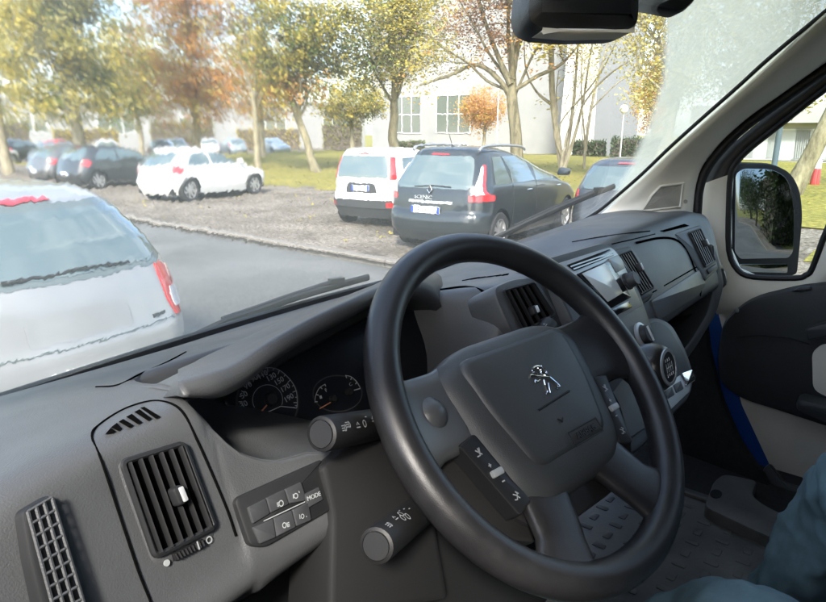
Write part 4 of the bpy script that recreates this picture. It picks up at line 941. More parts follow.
def lin(tab, z):
    if z <= tab[0][0]: return tab[0][1]
    for (a, va), (b, vb_) in zip(tab, tab[1:]):
        if z <= b:
            t = (z-a)/(b-a); return va+(vb_-va)*t
    return tab[-1][1]
class Car:
    """body described by plan outlines at heights z: rear y, front y, half width; local +y is the car's nose, origin on the ground at the rear bumper's middle"""
    def __init__(s, rear, front, half, rc=.22, fc=.45, bow=.10, fbow=.18):
        s.rear, s.front, s.half, s.rc, s.fc, s.bow, s.fbow = rear, front, half, rc, fc, bow, fbow; s.cache = {}
    def outline(s, z):
        k = round(z, 4)
        if k in s.cache: return s.cache[k]
        yr, yf, w = lin(s.rear, z), lin(s.front, z), lin(s.half, z)
        rc, fc = min(s.rc, w*.6), min(s.fc, w*.8, (yf-yr)*.4); pts = []
        n = 14
        for i in range(n):                                  # right half, from the rear middle
            x = (w-rc)*i/n; pts.append((x, yr+s.bow*(x/w)**2))
        y0 = yr+s.bow*((w-rc)/w)**2
        for i in range(12):
            a = math.pi/2*i/12; pts.append((w-rc+rc*math.sin(a), y0+rc*1.25*(1-math.cos(a))))
        y1 = yf-s.fbow*((w-fc)/w)**2-fc*1.1
        ys = y0+rc*1.25
        m = 46
        for i in range(m):
            t = i/m; y = ys+(y1-ys)*t; pts.append((w*(1+.012*math.sin(t*math.pi)), y))
        for i in range(12):
            a = math.pi/2*i/12; pts.append((w-fc+fc*math.cos(a), y1+fc*1.1*math.sin(a)))
        for i in range(9):
            x = (w-fc)*(1-i/8); pts.append((x, yf-s.fbow*(x/w)**2))
        L = [0]
        for a, b in zip(pts, pts[1:]): L.append(L[-1]+math.hypot(b[0]-a[0], b[1]-a[1]))
        s.cache[k] = (pts, L); return s.cache[k]
    def S(s, a, z, off=0.0):
        """point at arc length a from the rear middle (negative = left side) at height z, pushed out by off"""
        sg = 1 if a >= 0 else -1; a = abs(a); pts, L = s.outline(z)
        a = min(a, L[-1]-1e-4); lo, hi = 0, len(L)-1
        while hi-lo > 1:
            m = (lo+hi)//2
            if L[m] <= a: lo = m
            else: hi = m
        t = (a-L[lo])/(L[hi]-L[lo]+1e-9); p = V((pts[lo][0]+(pts[hi][0]-pts[lo][0])*t, pts[lo][1]+(pts[hi][1]-pts[lo][1])*t))
        d = V((pts[hi][0]-pts[lo][0], pts[hi][1]-pts[lo][1])); n_ = V((d.y, -d.x)).normalized() if d.length else V((0, -1))
        p = p+n_*off; return V((p.x*sg, p.y, z+off*.35))
    def side_a(s, y, z):
        pts, L = s.outline(z)
        for i in range(26, len(pts)-1):
            if pts[i][1] <= y <= pts[i+1][1]: return L[i]+(y-pts[i][1])/(pts[i+1][1]-pts[i][1]+1e-9)*(L[i+1]-L[i])
        return L[26] if y < pts[26][1] else L[-1]
def patch(car, rows, name, m, parent, off=.004, nu=10, sg=1, back=.012, sub_z=5):
    """thin solid pane lying on the body: rows of (z, a0, a1)"""
    Z = []
    for (z0, a0, b0), (z1, a1, b1) in zip(rows, rows[1:]):
        for k in range(sub_z): t = k/sub_z; Z.append((z0+(z1-z0)*t, a0+(a1-a0)*t, b0+(b1-b0)*t))
    Z.append(rows[-1])
    o_ = [[car.S(sg*(a+(b-a)*i/nu), z, off) for i in range(nu+1)] for z, a, b in Z]
    i_ = [[car.S(sg*(a+(b-a)*i/nu), z, off-back) for i in range(nu+1)] for z, a, b in Z]
    mb = MB(); mb.grid(o_); n_, w_ = len(o_), nu+1; nb = len(mb.v); mb.grid(i_)
    for i in range(n_-1): mb.f += [(i*w_, (i+1)*w_, nb+(i+1)*w_, nb+i*w_), (i*w_+w_-1, (i+1)*w_+w_-1, nb+(i+1)*w_+w_-1, nb+i*w_+w_-1)]; mb.m += [0, 0]
    for j in range(nu): mb.f += [(j, j+1, nb+j+1, nb+j), ((n_-1)*w_+j, (n_-1)*w_+j+1, nb+(n_-1)*w_+j+1, nb+(n_-1)*w_+j)]; mb.m += [0, 0]
    return mb.build(name, m, parent, ang=50)
def wheel(parent, x, y, R_=.31, w_=.2, spokes=7, rimm=None, hubcap=False):
    sg = 1 if x > 0 else -1; c = V((x, y, R_))
    mb = MB(); mb.lathe(c, (sg, 0, 0), [(R_*.62, -w_*.5), (R_*.9, -w_*.5), (R_, -w_*.38), (R_, w_*.38), (R_*.93, w_*.5), (R_*.66, w_*.47), (R_*.64, w_*.2)], 30); t = mb.build('wheel', M_tyre, parent)
    mb = MB(); mb.lathe(c, (sg, 0, 0), [(R_*.67, w_*.46), (R_*.63, w_*.47), (R_*.6, w_*.3), (R_*.58, w_*.2)], 30)
    mb.lathe(c, (sg, 0, 0), [(R_*.16, w_*.2), (R_*.14, w_*.44), (0, w_*.46)], 16)
    for k in range(spokes):
        a = k*2*math.pi/spokes; d = V((0, math.cos(a), math.sin(a))); q = V((0, -math.sin(a), math.cos(a))); r0, r1 = R_*.1, R_*.64
        f0 = [c+d*r0+q*R_*.09*j+V((sg*w_*.43, 0, 0)) for j in (-1, 1)]+[c+d*r1+q*R_*.11*j+V((sg*w_*.4, 0, 0)) for j in (1, -1)]
        b0 = [p-V((sg*w_*.14, 0, 0)) for p in f0]; mb.add(f0+b0, [(0, 1, 2, 3), (0, 4, 5, 1), (1, 5, 6, 2), (2, 6, 7, 3), (3, 7, 4, 0)])
    mb.build('rim', rimm or M_rim, t)
    mb = MB(); mb.lathe(c, (sg, 0, 0), [(R_*.62, w_*.1), (0, w_*.1)], 24); mb.build('brake_disc', M_under, t)
def make_car(name, loc, hdg, label, group, car, body_m, wheels, zs, roofz, low_m=None, lowz=.0, far=False, glass=None, R_=.31, cat='car', belt=None, rail=None, tail=None, plate=None, cap=True):
    root = empty(name, loc, -hdg); tag(root, label, cat, group)
    zz = []
    for a, b in zip(zs, zs[1:]): zz += [a+(b-a)*k/3 for k in range(3)]
    zz.append(zs[-1])
    rows = []
    for z in zz:
        pts, L = car.outline(z); r = [V((p[0], p[1], z)) for p in pts]; l = [V((-p[0], p[1], z)) for p in pts[1:-1]][::-1]; rows.append(r+l)
    # roof cap: shrink the top outline inwards while rising a little
    top = rows[-1]; cy = (lin(car.rear, zs[-1])+lin(car.front, zs[-1]))/2; ze = zs[-1]
    for s_, dz in ((.93, .018), (.8, .032), (.55, .045), (.25, .052), (.02, .054)):
        rows.append([V((p.x*s_, cy+(p.y-cy)*(1-(1-s_)*.96), ze+dz*(roofz))) for p in top])
    bot = rows[0]; rows.insert(0, [V((p.x*.9, cy+(p.y-cy)*.95, p.z)) for p in bot])
    mb = MB(); mb.grid(rows, cu=True)
    vs = mb.v; keep = []; mi = []
    cut = R_*1.16
    for v_ in vs:                                           # pull the edge of the wheel arches onto a circle
        for (yw) in wheels:
            if abs(v_.x) > lin(car.half, .5)*.8 and v_.z < .9:
                d = math.hypot(v_.y-yw, v_.z-R_)
                if abs(d-cut) < .045 and d > 0: k = cut/d; v_.y = yw+(v_.y-yw)*k; v_.z = R_+(v_.z-R_)*k
    for f in mb.f:
        c = sum((vs[i] for i in f), V())/len(f)
        if abs(c.x) > lin(car.half, .5)*.8 and any(math.hypot(c.y-yw, c.z-R_) < cut-.004 for yw in wheels): continue
        keep.append(f); mi.append(1 if c.z < lowz else 0)
    mb.f, mb.m = keep, mi
    mb.build('body', [body_m, low_m or body_m], root, ang=40)
    mb = MB(); mb.box((0, (wheels[0]+wheels[1])/2, .42), (lin(car.half, .5)*.84, (lin(car.front, .5)-lin(car.rear, .5))/2-.22, .2)); mb.build('underbody', M_under, root)
    hw = lin(car.half, .5)
    for yw in wheels:
        for sg in (-1, 1):
            wheel(root, sg*(hw-.10), yw, R_)
    return root
def text_on(car_root, txt, p, n, size, m, name, sx=1.0, thick=.002):
    mb = MB(); text_mb(mb, txt, frame(p, n), size, (0, 0), 0, .002, thick, sx=sx); return mb.build(name, m, car_root)
def number_plate(root, p, n, txt, w_=.52, h_=.11):
    fr_ = frame(p, n); mb = MB(); mb.prism(rounded([(-w_/2, -h_/2), (w_/2, -h_/2), (w_/2, h_/2), (-w_/2, h_/2)], .01), fr_, .02, .003, .004); pl = mb.build('number_plate', M_plate, root)
    for sg in (-1, 1): mb = MB(); mb.prism([(sg*w_/2-.022-sg*.022, -h_/2+.004), (sg*w_/2+.022-sg*.022, -h_/2+.004), (sg*w_/2+.022-sg*.022, h_/2-.004), (sg*w_/2-.022-sg*.022, h_/2-.004)], fr_, .004, 0, .0065); mb.build('plate_band', M_eu, pl)
    if txt: mb = MB(); text_mb(mb, txt, fr_, h_*.95, (0, 0), 0, .0055, .0006, sx=.92); mb.build('plate_number', M_plink, pl)
    return pl
ROW = 'cars parked in the gravel bays'
deg = math.radians
# ---- silver hatchback standing on the road ahead
car = Car([(.2, .14), (.42, .02), (.55, 0), (.66, .015), (.74, .045), (.95, .10), (1.08, .15), (1.25, .27), (1.4, .42), (1.50, .56), (1.54, .66)],
          [(.2, 3.86), (.5, 4.0), (.7, 3.93), (.85, 3.6), (1.0, 2.95), (1.1, 2.85), (1.3, 2.55), (1.48, 2.15), (1.54, 1.9)],
          [(.2, .78), (.4, .845), (.7, .86), (.9, .85), (1.06, .825), (1.25, .76), (1.42, .68), (1.51, .62), (1.54, .58)], rc=.34, bow=.16)
cl_ = make_car('parked_car', (1.46, 3.66, 0), deg(-5), 'silver hatchback seen from behind close ahead through the rain-streaked glass', None, car, M_carsilver, (.72, 3.2), [.2, .42, .55, .66, .72, .8, .9, 1.0, 1.08, 1.16, 1.25, 1.33, 1.4, 1.46, 1.51, 1.54], 1.1)
a_ = lambda z, f: f*car.outline(z)[1][26]
WR = [(.985, .0, .60), (1.02, 0, .70), (1.1, 0, .715), (1.2, 0, .68), (1.3, 0, .63), (1.36, 0, .55)]
for sg in (1,):
    rows_ = WR
patch(car, [(1.06, -.64, .64), (1.10, -.75, .75), (1.2, -.76, .76), (1.32, -.71, .71), (1.43, -.65, .65), (1.485, -.58, .58)], 'window_surround', M_surr, cl_, .004, 24)
patch(car, [(1.09, -.56, .56), (1.13, -.68, .68), (1.2, -.685, .685), (1.3, -.65, .65), (1.4, -.60, .60), (1.445, -.52, .52)], 'rear_window', M_cglass, cl_, .008, 24)
mb = MB(); mb.tube([car.S(-.35, 1.1, .02), car.S(0.1, 1.115, .022), car.S(.4, 1.1, .02)], .009, 6); mb.build('rear_wiper', M_cseal, cl_)
for sg in (1, -1):
    tl_ = patch(car, [(.70, .68, .73), (.76, .645, .80), (.84, .62, .87), (.93, .605, .88), (1.01, .60, .80), (1.06, .605, .68)], 'tail_light', M_redl, cl_, .010, 12, sg)
    patch(car, [(.75, .68, .77), (.79, .665, .82), (.85, .66, .83), (.885, .68, .80)], 'reversing_lamp', M_clear, tl_, .014, 8, sg)
    s0, s1 = car.side_a(.95, 1.0), car.side_a(2.6, 1.0)
    patch(car, [(1.1, car.side_a(.62, 1.1), car.side_a(2.75, 1.1)), (1.25, car.side_a(.75, 1.25), car.side_a(2.45, 1.25)), (1.44, car.side_a(.95, 1.44), car.side_a(2.1, 1.44))], 'side_window', M_cglass, cl_, .005, 16, sg)
patch(car, [(1.495, -.14, .14), (1.52, -.13, .13)], 'brake_light', M_redl, cl_, .016, 8)
mb = MB(); mb.tube([car.S(a, .70, .0015) for a in [-.78+1.56*i/30 for i in range(31)]], .006, 6); mb.tube([car.S(.76, z, .0015) for z in (.70, .8, .9, 1.0)], .004, 6); mb.tube([car.S(-.76, z, .0015) for z in (.70, .8, .9, 1.0)], .004, 6); mb.build('tailgate_gap', M_surr, cl_)
patch(car, [(.735, -.30, .30), (.75, -.31, .31), (.865, -.31, .31), (.88, -.29, .29)], 'plate_recess', M_carsilver, cl_, .003, 16)
number_plate(cl_, V((0, -.01, .52)), (0, -1, 0), None)
patch(car, [(.735, .47, .57), (.755, .47, .57)], 'badge', M_cseal, cl_, .006, 4)
mb = MB(); d_ = V((0, .105, .93)); mb.prism([(0, -.055), (.038, 0), (0, .055), (-.038, 0)], frame(d_, (0, -1, .2)), .01, .004, .004); mb.build('diamond_badge', M_chrome, cl_)
# ---- dark people carrier in the bay ahead
car = Car([(.2, .12), (.38, .02), (.52, 0), (.62, .02), (.68, .07), (.8, .08), (.95, .10), (1.08, .14), (1.25, .24), (1.42, .36), (1.54, .42), (1.6, .46)],
          [(.2, 4.2), (.5, 4.34), (.72, 4.28), (.9, 3.95), (1.0, 3.5), (1.08, 3.3), (1.25, 2.9), (1.45, 2.35), (1.56, 1.9), (1.6, 1.7)],
          [(.2, .84), (.4, .90), (.7, .915), (.95, .905), (1.06, .885), (1.25, .80), (1.45, .70), (1.56, .63), (1.6, .58)], rc=.34, bow=.13)
sc_ = make_car('parked_car', (7.58, 5.95, .06), deg(84), 'dark grey people carrier with roof rails and tall red and white tail lights', ROW, car, M_carblack, (.78, 3.46), [.2, .38, .52, .62, .68, .8, .95, 1.08, 1.16, 1.25, 1.34, 1.42, 1.5, 1.56, 1.6], 1.0, R_=.325)
patch(car, [(1.02, -.62, .62), (1.06, -.68, .68), (1.2, -.66, .66), (1.35, -.62, .62), (1.47, -.57, .57), (1.51, -.5, .5)], 'rear_window', M_cglass, sc_, .008, 24)
mb = MB(); mb.tube([car.S(-.30, 1.04, .02), car.S(0.05, 1.06, .024), car.S(.35, 1.05, .02)], .009, 6); mb.build('rear_wiper', M_cseal, sc_)
for sg in (1, -1):
    tl_ = patch(car, [(.84, .66, 1.12), (.88, .65, 1.16), (.925, .655, 1.13), (.945, .70, 1.0)], 'tail_light', M_redl, sc_, .012, 12, sg)
    patch(car, [(.935, .68, .91), (1.0, .71, .86), (1.1, .73, .83), (1.25, .735, .795), (1.36, .73, .76)], 'reversing_lamp', M_clear, tl_, .012, 6, sg)
    patch(car, [(.935, .91, 1.02), (1.0, .86, .92), (1.1, .83, .89), (1.25, .795, .855), (1.38, .745, .80)], 'tail_light', M_redl, sc_, .011, 6, sg)
    for y0, y1, y2, y3 in ((.62, 1.18, .72, 1.12), (1.24, 2.12, 1.18, 2.0), (2.2, 3.2, 2.1, 2.45)):
        patch(car, [(1.07, car.side_a(y0, 1.07), car.side_a(y1, 1.07)), (1.25, car.side_a(y0+.04, 1.25), car.side_a((y1+y3)/2+.12*(y0 > 2), 1.25)), (1.49, car.side_a(y2, 1.49), car.side_a(y3-.2*(y0 > 2), 1.49))], 'side_window', M_cglass, sc_, .006, 14, sg)
    mb = MB(); mb.tube(smooth_path([V((sg*.60, .55, 1.59)), V((sg*.615, .7, 1.65)), V((sg*.62, 1.4, 1.665)), V((sg*.61, 2.1, 1.63)), V((sg*.60, 2.3, 1.58))], 5), .022, 8); mb.build('roof_rail', M_rim, sc_)
    mb = MB(); mb.tube([car.S(sg*car.side_a(y, .93), .93, .0) for y in (1.75, 1.95)], [.016, .016], 8); mb.build('door_handle', M_chrome, sc_)
    mb = MB(); mb.tube([car.S(sg*car.side_a(2.85, .93), .93, .0) for y in (0,)]+[car.S(sg*car.side_a(3.02, .93), .93, .0)], [.016, .016], 8); mb.build('door_handle', M_chrome, sc_)
    mb = MB(); mb.prism(rounded([(-.1, -.07), (.12, -.07), (.14, .04), (-.06, .08)], .04), frame(car.S(sg*car.side_a(3.05, 1.08), 1.1, .16), (0, -1, 0)), .12, .03); mb.build('wing_mirror', M_carblack, sc_)
    for y0, y1 in ((1.2, 1.23), (2.16, 2.19)):
        pass
    mb = MB(); mb.tube([car.S(sg*car.side_a(1.22, z), z, .002) for z in (.45, .7, .9, 1.05)], .004, 5); mb.tube([car.S(sg*car.side_a(2.17, z), z, .002) for z in (.3, .5, .7, .9, 1.05)], .004, 5); mb.build('door_gap', M_under, sc_)
patch(car, [(1.52, -.16, .16), (1.545, -.15, .15)], 'brake_light', M_redl, sc_, .012, 8)
patch(car, [(.795, -.40, .40), (.835, -.40, .40)], 'chrome_strip', M_silver, sc_, .010, 12)
patch(car, [(.50, -.80, .80), (.64, -.80, .80), (.74, -.46, .46), (.79, -.42, .42)], 'plate_panel', M_carblack, sc_, .004, 12)
number_plate(sc_, V((-.05, .03, .70)), (0, -1, .05), 'CP-291-CJ')
text_on(sc_, 'SCENIC', V((-.12, .085, .885)), (0, -1, .1), .075, M_silver, 'badge', 1.3)
mb = MB(); 
for pts_ in ([(0, -.075), (.05, 0), (0, .075), (-.05, 0)],):
    fr_ = frame(V((-.0, .10, 1.0)), (0, -1, .18)); o2, u2, v2, n2 = fr_; mb.tube([o2+u2*x*.8+v2*y*.8+n2*.006 for x, y in pts_], .012, 6, closed=True)
mb.build('diamond_badge', M_chrome, sc_)
mb = MB(); mb.tube([V((.02, .75, 1.64)), V((.02, .55, 1.98))], [.006, .003], 6); mb.lathe(V((.02, .76, 1.635)), (0, 0, 1), [(.03, 0), (.025, .03), (0, .035)], 10); mb.build('aerial', M_cseal, sc_)
# ---- white city car beside it
car = Car([(.2, .1), (.4, .01), (.55, 0), (.64, .02), (.7, .06), (.95, .07), (1.05, .08), (1.25, .12), (1.42, .17), (1.5, .22), (1.53, .26)],
          [(.2, 3.5), (.5, 3.62), (.75, 3.56), (.92, 3.2), (1.0, 2.75), (1.1, 2.6), (1.3, 2.2), (1.46, 1.85), (1.53, 1.6)],
          [(.2, .74), (.4, .80), (.7, .815), (.95, .805), (1.08, .79), (1.3, .73), (1.45, .67), (1.53, .60)], rc=.26, bow=.08)
pa_ = make_car('parked_car', (8.98, 8.78, .06), deg(82), 'white boxy city car with black lower bumper and upright red tail lights', ROW, car, M_carwhite, (.6, 2.9), [.2, .4, .55, .64, .7, .85, .95, 1.05, 1.15, 1.25, 1.35, 1.42, 1.5, 1.53], 1.0, low_m=M_bump, lowz=.47, R_=.30)
patch(car, [(1.0, -.60, .60), (1.05, -.62, .62), (1.2, -.60, .60), (1.38, -.56, .56), (1.42, -.50, .50)], 'rear_window', M_cglass, pa_, .008, 20)
patch(car, [(.70, -.36, .36), (.71, -.38, .38), (.85, -.34, .34), (.89, -.26, .26)], 'plate_recess', M_bump, pa_, .005, 14)
number_plate(pa_, V((.0, .045, .79)), (0, -1, .05), None, .42)
patch(car, [(1.45, -.14, .14), (1.47, -.13, .13)], 'brake_light', M_redl, pa_, .012, 8)
patch(car, [(.40, -.74, .74), (.56, -.74, .74)], 'bumper_insert', M_bump, pa_, .02, 18)
for sg in (1, -1):
    patch(car, [(.97, .66, .80), (1.05, .65, .79), (1.2, .635, .76), (1.40, .60, .71)], 'tail_light', M_redl, pa_, .011, 8, sg)
    patch(car, [(.42, .62, .80), (.52, .62, .80)], 'fog_lamp', M_redl, pa_, .022, 6, sg)
    for y0, y1 in ((.45, 1.0), (1.06, 1.85), (1.92, 2.6)):
        patch(car, [(1.05, car.side_a(y0, 1.05), car.side_a(y1, 1.05)), (1.38, car.side_a(y0+.03, 1.38), car.side_a(min(y1, 1.98), 1.38))], 'side_window', M_cglass, pa_, .006, 10, sg)
    mb = MB(); mb.prism(rounded([(-.08, -.06), (.1, -.06), (.1, .06), (-.08, .06)], .03), frame(car.S(sg*car.side_a(2.4, 1.02), 1.04, .12), (0, -1, 0)), .1, .02); mb.build('wing_mirror', M_bump, pa_)
# ---- white hatchback, white paint, seen from its right side across the gravel
def hatch(name, loc, hdg, label, mtl, group=ROW, k=1.0, detail=True):
    car = Car([(.2, .14), (.42, .02), (.55, 0), (.7, .06), (.9, .12), (1.0, .17), (1.2, .34), (1.36, .56), (1.42, .7)],
          [(.2, 3.85*k), (.5, 4.0*k), (.7, 3.93*k), (.85, 3.6*k), (.96, 2.95*k), (1.05, 2.8*k), (1.2, 2.45*k), (1.36, 2.05*k), (1.42, 1.8*k)],
          [(.2, .78), (.4, .84), (.7, .855), (.9, .84), (1.0, .82), (1.2, .74), (1.36, .65), (1.42, .58)], rc=.34, bow=.15)
    r = make_car(name, loc, hdg, label, group, car, mtl, (.72, 3.2*k), [.2, .42, .55, .7, .8, .9, 1.0, 1.1, 1.2, 1.28, 1.36, 1.42], 1.0, R_=.315)
    patch(car, [(1.0, -.58, .58), (1.05, -.68, .68), (1.2, -.65, .65), (1.34, -.56, .56)], 'rear_window', M_cglass, r, .008, 16)
    for sg in (1, -1):
        patch(car, [(.78, .74, 1.0), (.9, .74, 1.05), (.98, .76, .98)], 'tail_light', M_redl, r, .011, 8, sg)
        patch(car, [(.68, car.outline(.68)[1][-1]-.95, car.outline(.68)[1][-1]-.42), (.80, car.outline(.8)[1][-1]-.95, car.outline(.8)[1][-1]-.55)], 'headlight', M_clear, r, .011, 8, sg)
        for y0, y1, y2, y3 in ((.68, 1.5, .9, 1.48), (1.57, 2.72*k, 1.55, 2.0*k)):
            patch(car, [(1.0, car.side_a(y0, 1.0), car.side_a(y1, 1.0)), (1.18, car.side_a((y0+y2)/2, 1.18), car.side_a((y1+y3)/2+.1*(y0 > 1), 1.18)), (1.33, car.side_a(y2, 1.33), car.side_a(y3, 1.33))], 'side_window', M_cglass, r, .006, 12, sg)
        mb = MB(); mb.prism(rounded([(-.08, -.05), (.1, -.05), (.1, .05), (-.08, .05)], .03), frame(car.S(sg*car.side_a(2.5, 1.0), 1.0, .12), (0, -1, 0)), .1, .02); mb.build('wing_mirror', mtl, r)
        mb = MB(); mb.tube([car.S(sg*car.side_a(1.55, z), z, .002) for z in (.4, .6, .8, .98)], .004, 5); mb.build('door_gap', M_under, r)
    patch(car, [(1.38, -.14, .14), (1.40, -.13, .13)], 'brake_light', M_redl, r, .012, 8)
    number_plate(r, V((0, .0, .55)), (0, -1, 0), None, .46)
    return r
hatch('parked_car', (8.7, 16.6, .06), deg(81), 'white hatchback parked alone on the gravel, side on, left of the lawn', M_carwhite)
hatch('parked_car', (9.2, 3.62, .06), deg(84), 'dark grey hatchback half hidden by the cream windscreen pillar', M_cargrey)
hatch('parked_car', (8.9, 22.6, .06), deg(83), 'dark grey hatchback behind the white hatchback, blurred by rain', M_cargrey, k=1.08)
hatch('parked_car', (9.3, 26.4, .06), deg(83), 'mid grey hatchback at the far left of the gravel bays', paint('mid_grey_paint', (.12, .125, .13)))
FARG = 'cars in the far car park'
def copy_tree(o, parent=None):
    c = o.copy(); COL.objects.link(c); c.parent = parent
    for ch in list(o.children): copy_tree(ch, c)
    return c
red = hatch('parked_car', (17.5, 47.5, .03), deg(60), 'bright red car at the far left beneath the yellow trees', M_carred, FARG)
far_w = hatch('parked_car', (30.8, 47.5, .03), deg(20), 'white car in the far car park beneath the leaning trunk', M_carwhite, FARG)
far_d = hatch('parked_car', (25.6, 46.8, .03), deg(200), 'black car with red lamps beyond the white hatchback', M_carblack, FARG)
far_b = hatch('parked_car', (34.3, 48.4, .03), deg(15), 'pale blue car in the far car park right of the leaning trunk', M_carblue, FARG)
for src, loc, h_, lab in ((far_b, (28.2, 48, .03), 15, 'pale blue car in the far car park left of the leaning trunk'), (far_w, (22.6, 49, .03), 25, 'white car in the far car park beyond the white hatchback roof'),
                          (far_d, (14.4, 46.5, .03), 70, 'black car beside the red one at the far left'), (far_w, (11.6, 44.5, .03), 65, 'white car at the left edge under the yellow tree'), (far_b, (38.0, 49.3, .03), 195, 'pale blue car in the far car park, nearest the white city car roof')):
    c = copy_tree(src); c.location = loc; c.rotation_euler = (0, 0, -deg(h_)); c['label'] = lab
# =================================================================== trees, hedges, buildings, posts
def leaf_mat(name, c, tr=.45):
    m, nt, b, out = nodes(name); L = nt.links.new
    vec = coord(nt, 'Object'); n = noise_n(nt, vec, .9, 3, .6); n2 = noise_n(nt, vec, 9, 2, .5)
    ad = N(nt, 'ShaderNodeMath', _operation='ADD'); L(n.outputs['Fac'], ad.inputs[0]); L(n2.outputs['Fac'], ad.inputs[1])
    hf = N(nt, 'ShaderNodeMath', _operation='MULTIPLY'); L(ad.outputs[0], hf.inputs[0]); hf.inputs[1].default_value = .5
    c2 = ramp(nt, hf.outputs[0], [(.35, tuple(x*.62 for x in c)), (.5, c), (.68, tuple(min(1, x*1.4) for x in c))])
    L(c2, b.inputs['Base Color']); b.inputs['Roughness'].default_value = .55; b.inputs['Specular IOR Level'].default_value = .3
    t = N(nt, 'ShaderNodeBsdfTranslucent'); L(c2, t.inputs['Color']); mx_ = N(nt, 'ShaderNodeMixShader'); mx_.inputs[0].default_value = tr
    L(b.outputs[0], mx_.inputs[1]); L(t.outputs[0], mx_.inputs[2]); L(mx_.outputs[0], out.inputs['Surface']); return m
LY = leaf_mat('leaf_gold', (.5, .41, .08)); LO = leaf_mat('leaf_olive', (.25, .24, .055)); LG = leaf_mat('leaf_green', (.11, .15, .03)); LOR = leaf_mat('leaf_orange', (.60, .32, .09)); LBR = leaf_mat('leaf_brown', (.22, .125, .075)); LPY = leaf_mat('leaf_pale', (.56, .51, .2)); LH = leaf_mat('hedge_leaf', (.05, .075, .025), .2)
def bark_mat(name, a, b_):
    return tex_mat(name, [(.35, a), (.62, b_)], 5, 5, .85, .8, 14, .04, (1, 1, .35))
BK = bark_mat('bark_grey', (.17, .145, .10), (.34, .31, .22)); BKP = bark_mat('bark_pale', (.12, .105, .065), (.28, .25, .16)); BKM = bark_mat('bark_olive', (.085, .075, .045), (.22, .195, .12)); BKD = bark_mat('bark_dark', (.06, .05, .04), (.14, .115, .09))
def pos(px, D, z=0.0):
    a = YAW+math.atan((px-413)/math.hypot(FPX, 301-HOR)); return V((D*math.sin(a), D*math.cos(a), z))
def screen_right(px):
    a = YAW+math.atan((px-413)/math.hypot(FPX, 301-HOR)); return V((math.cos(a), -math.sin(a), 0))
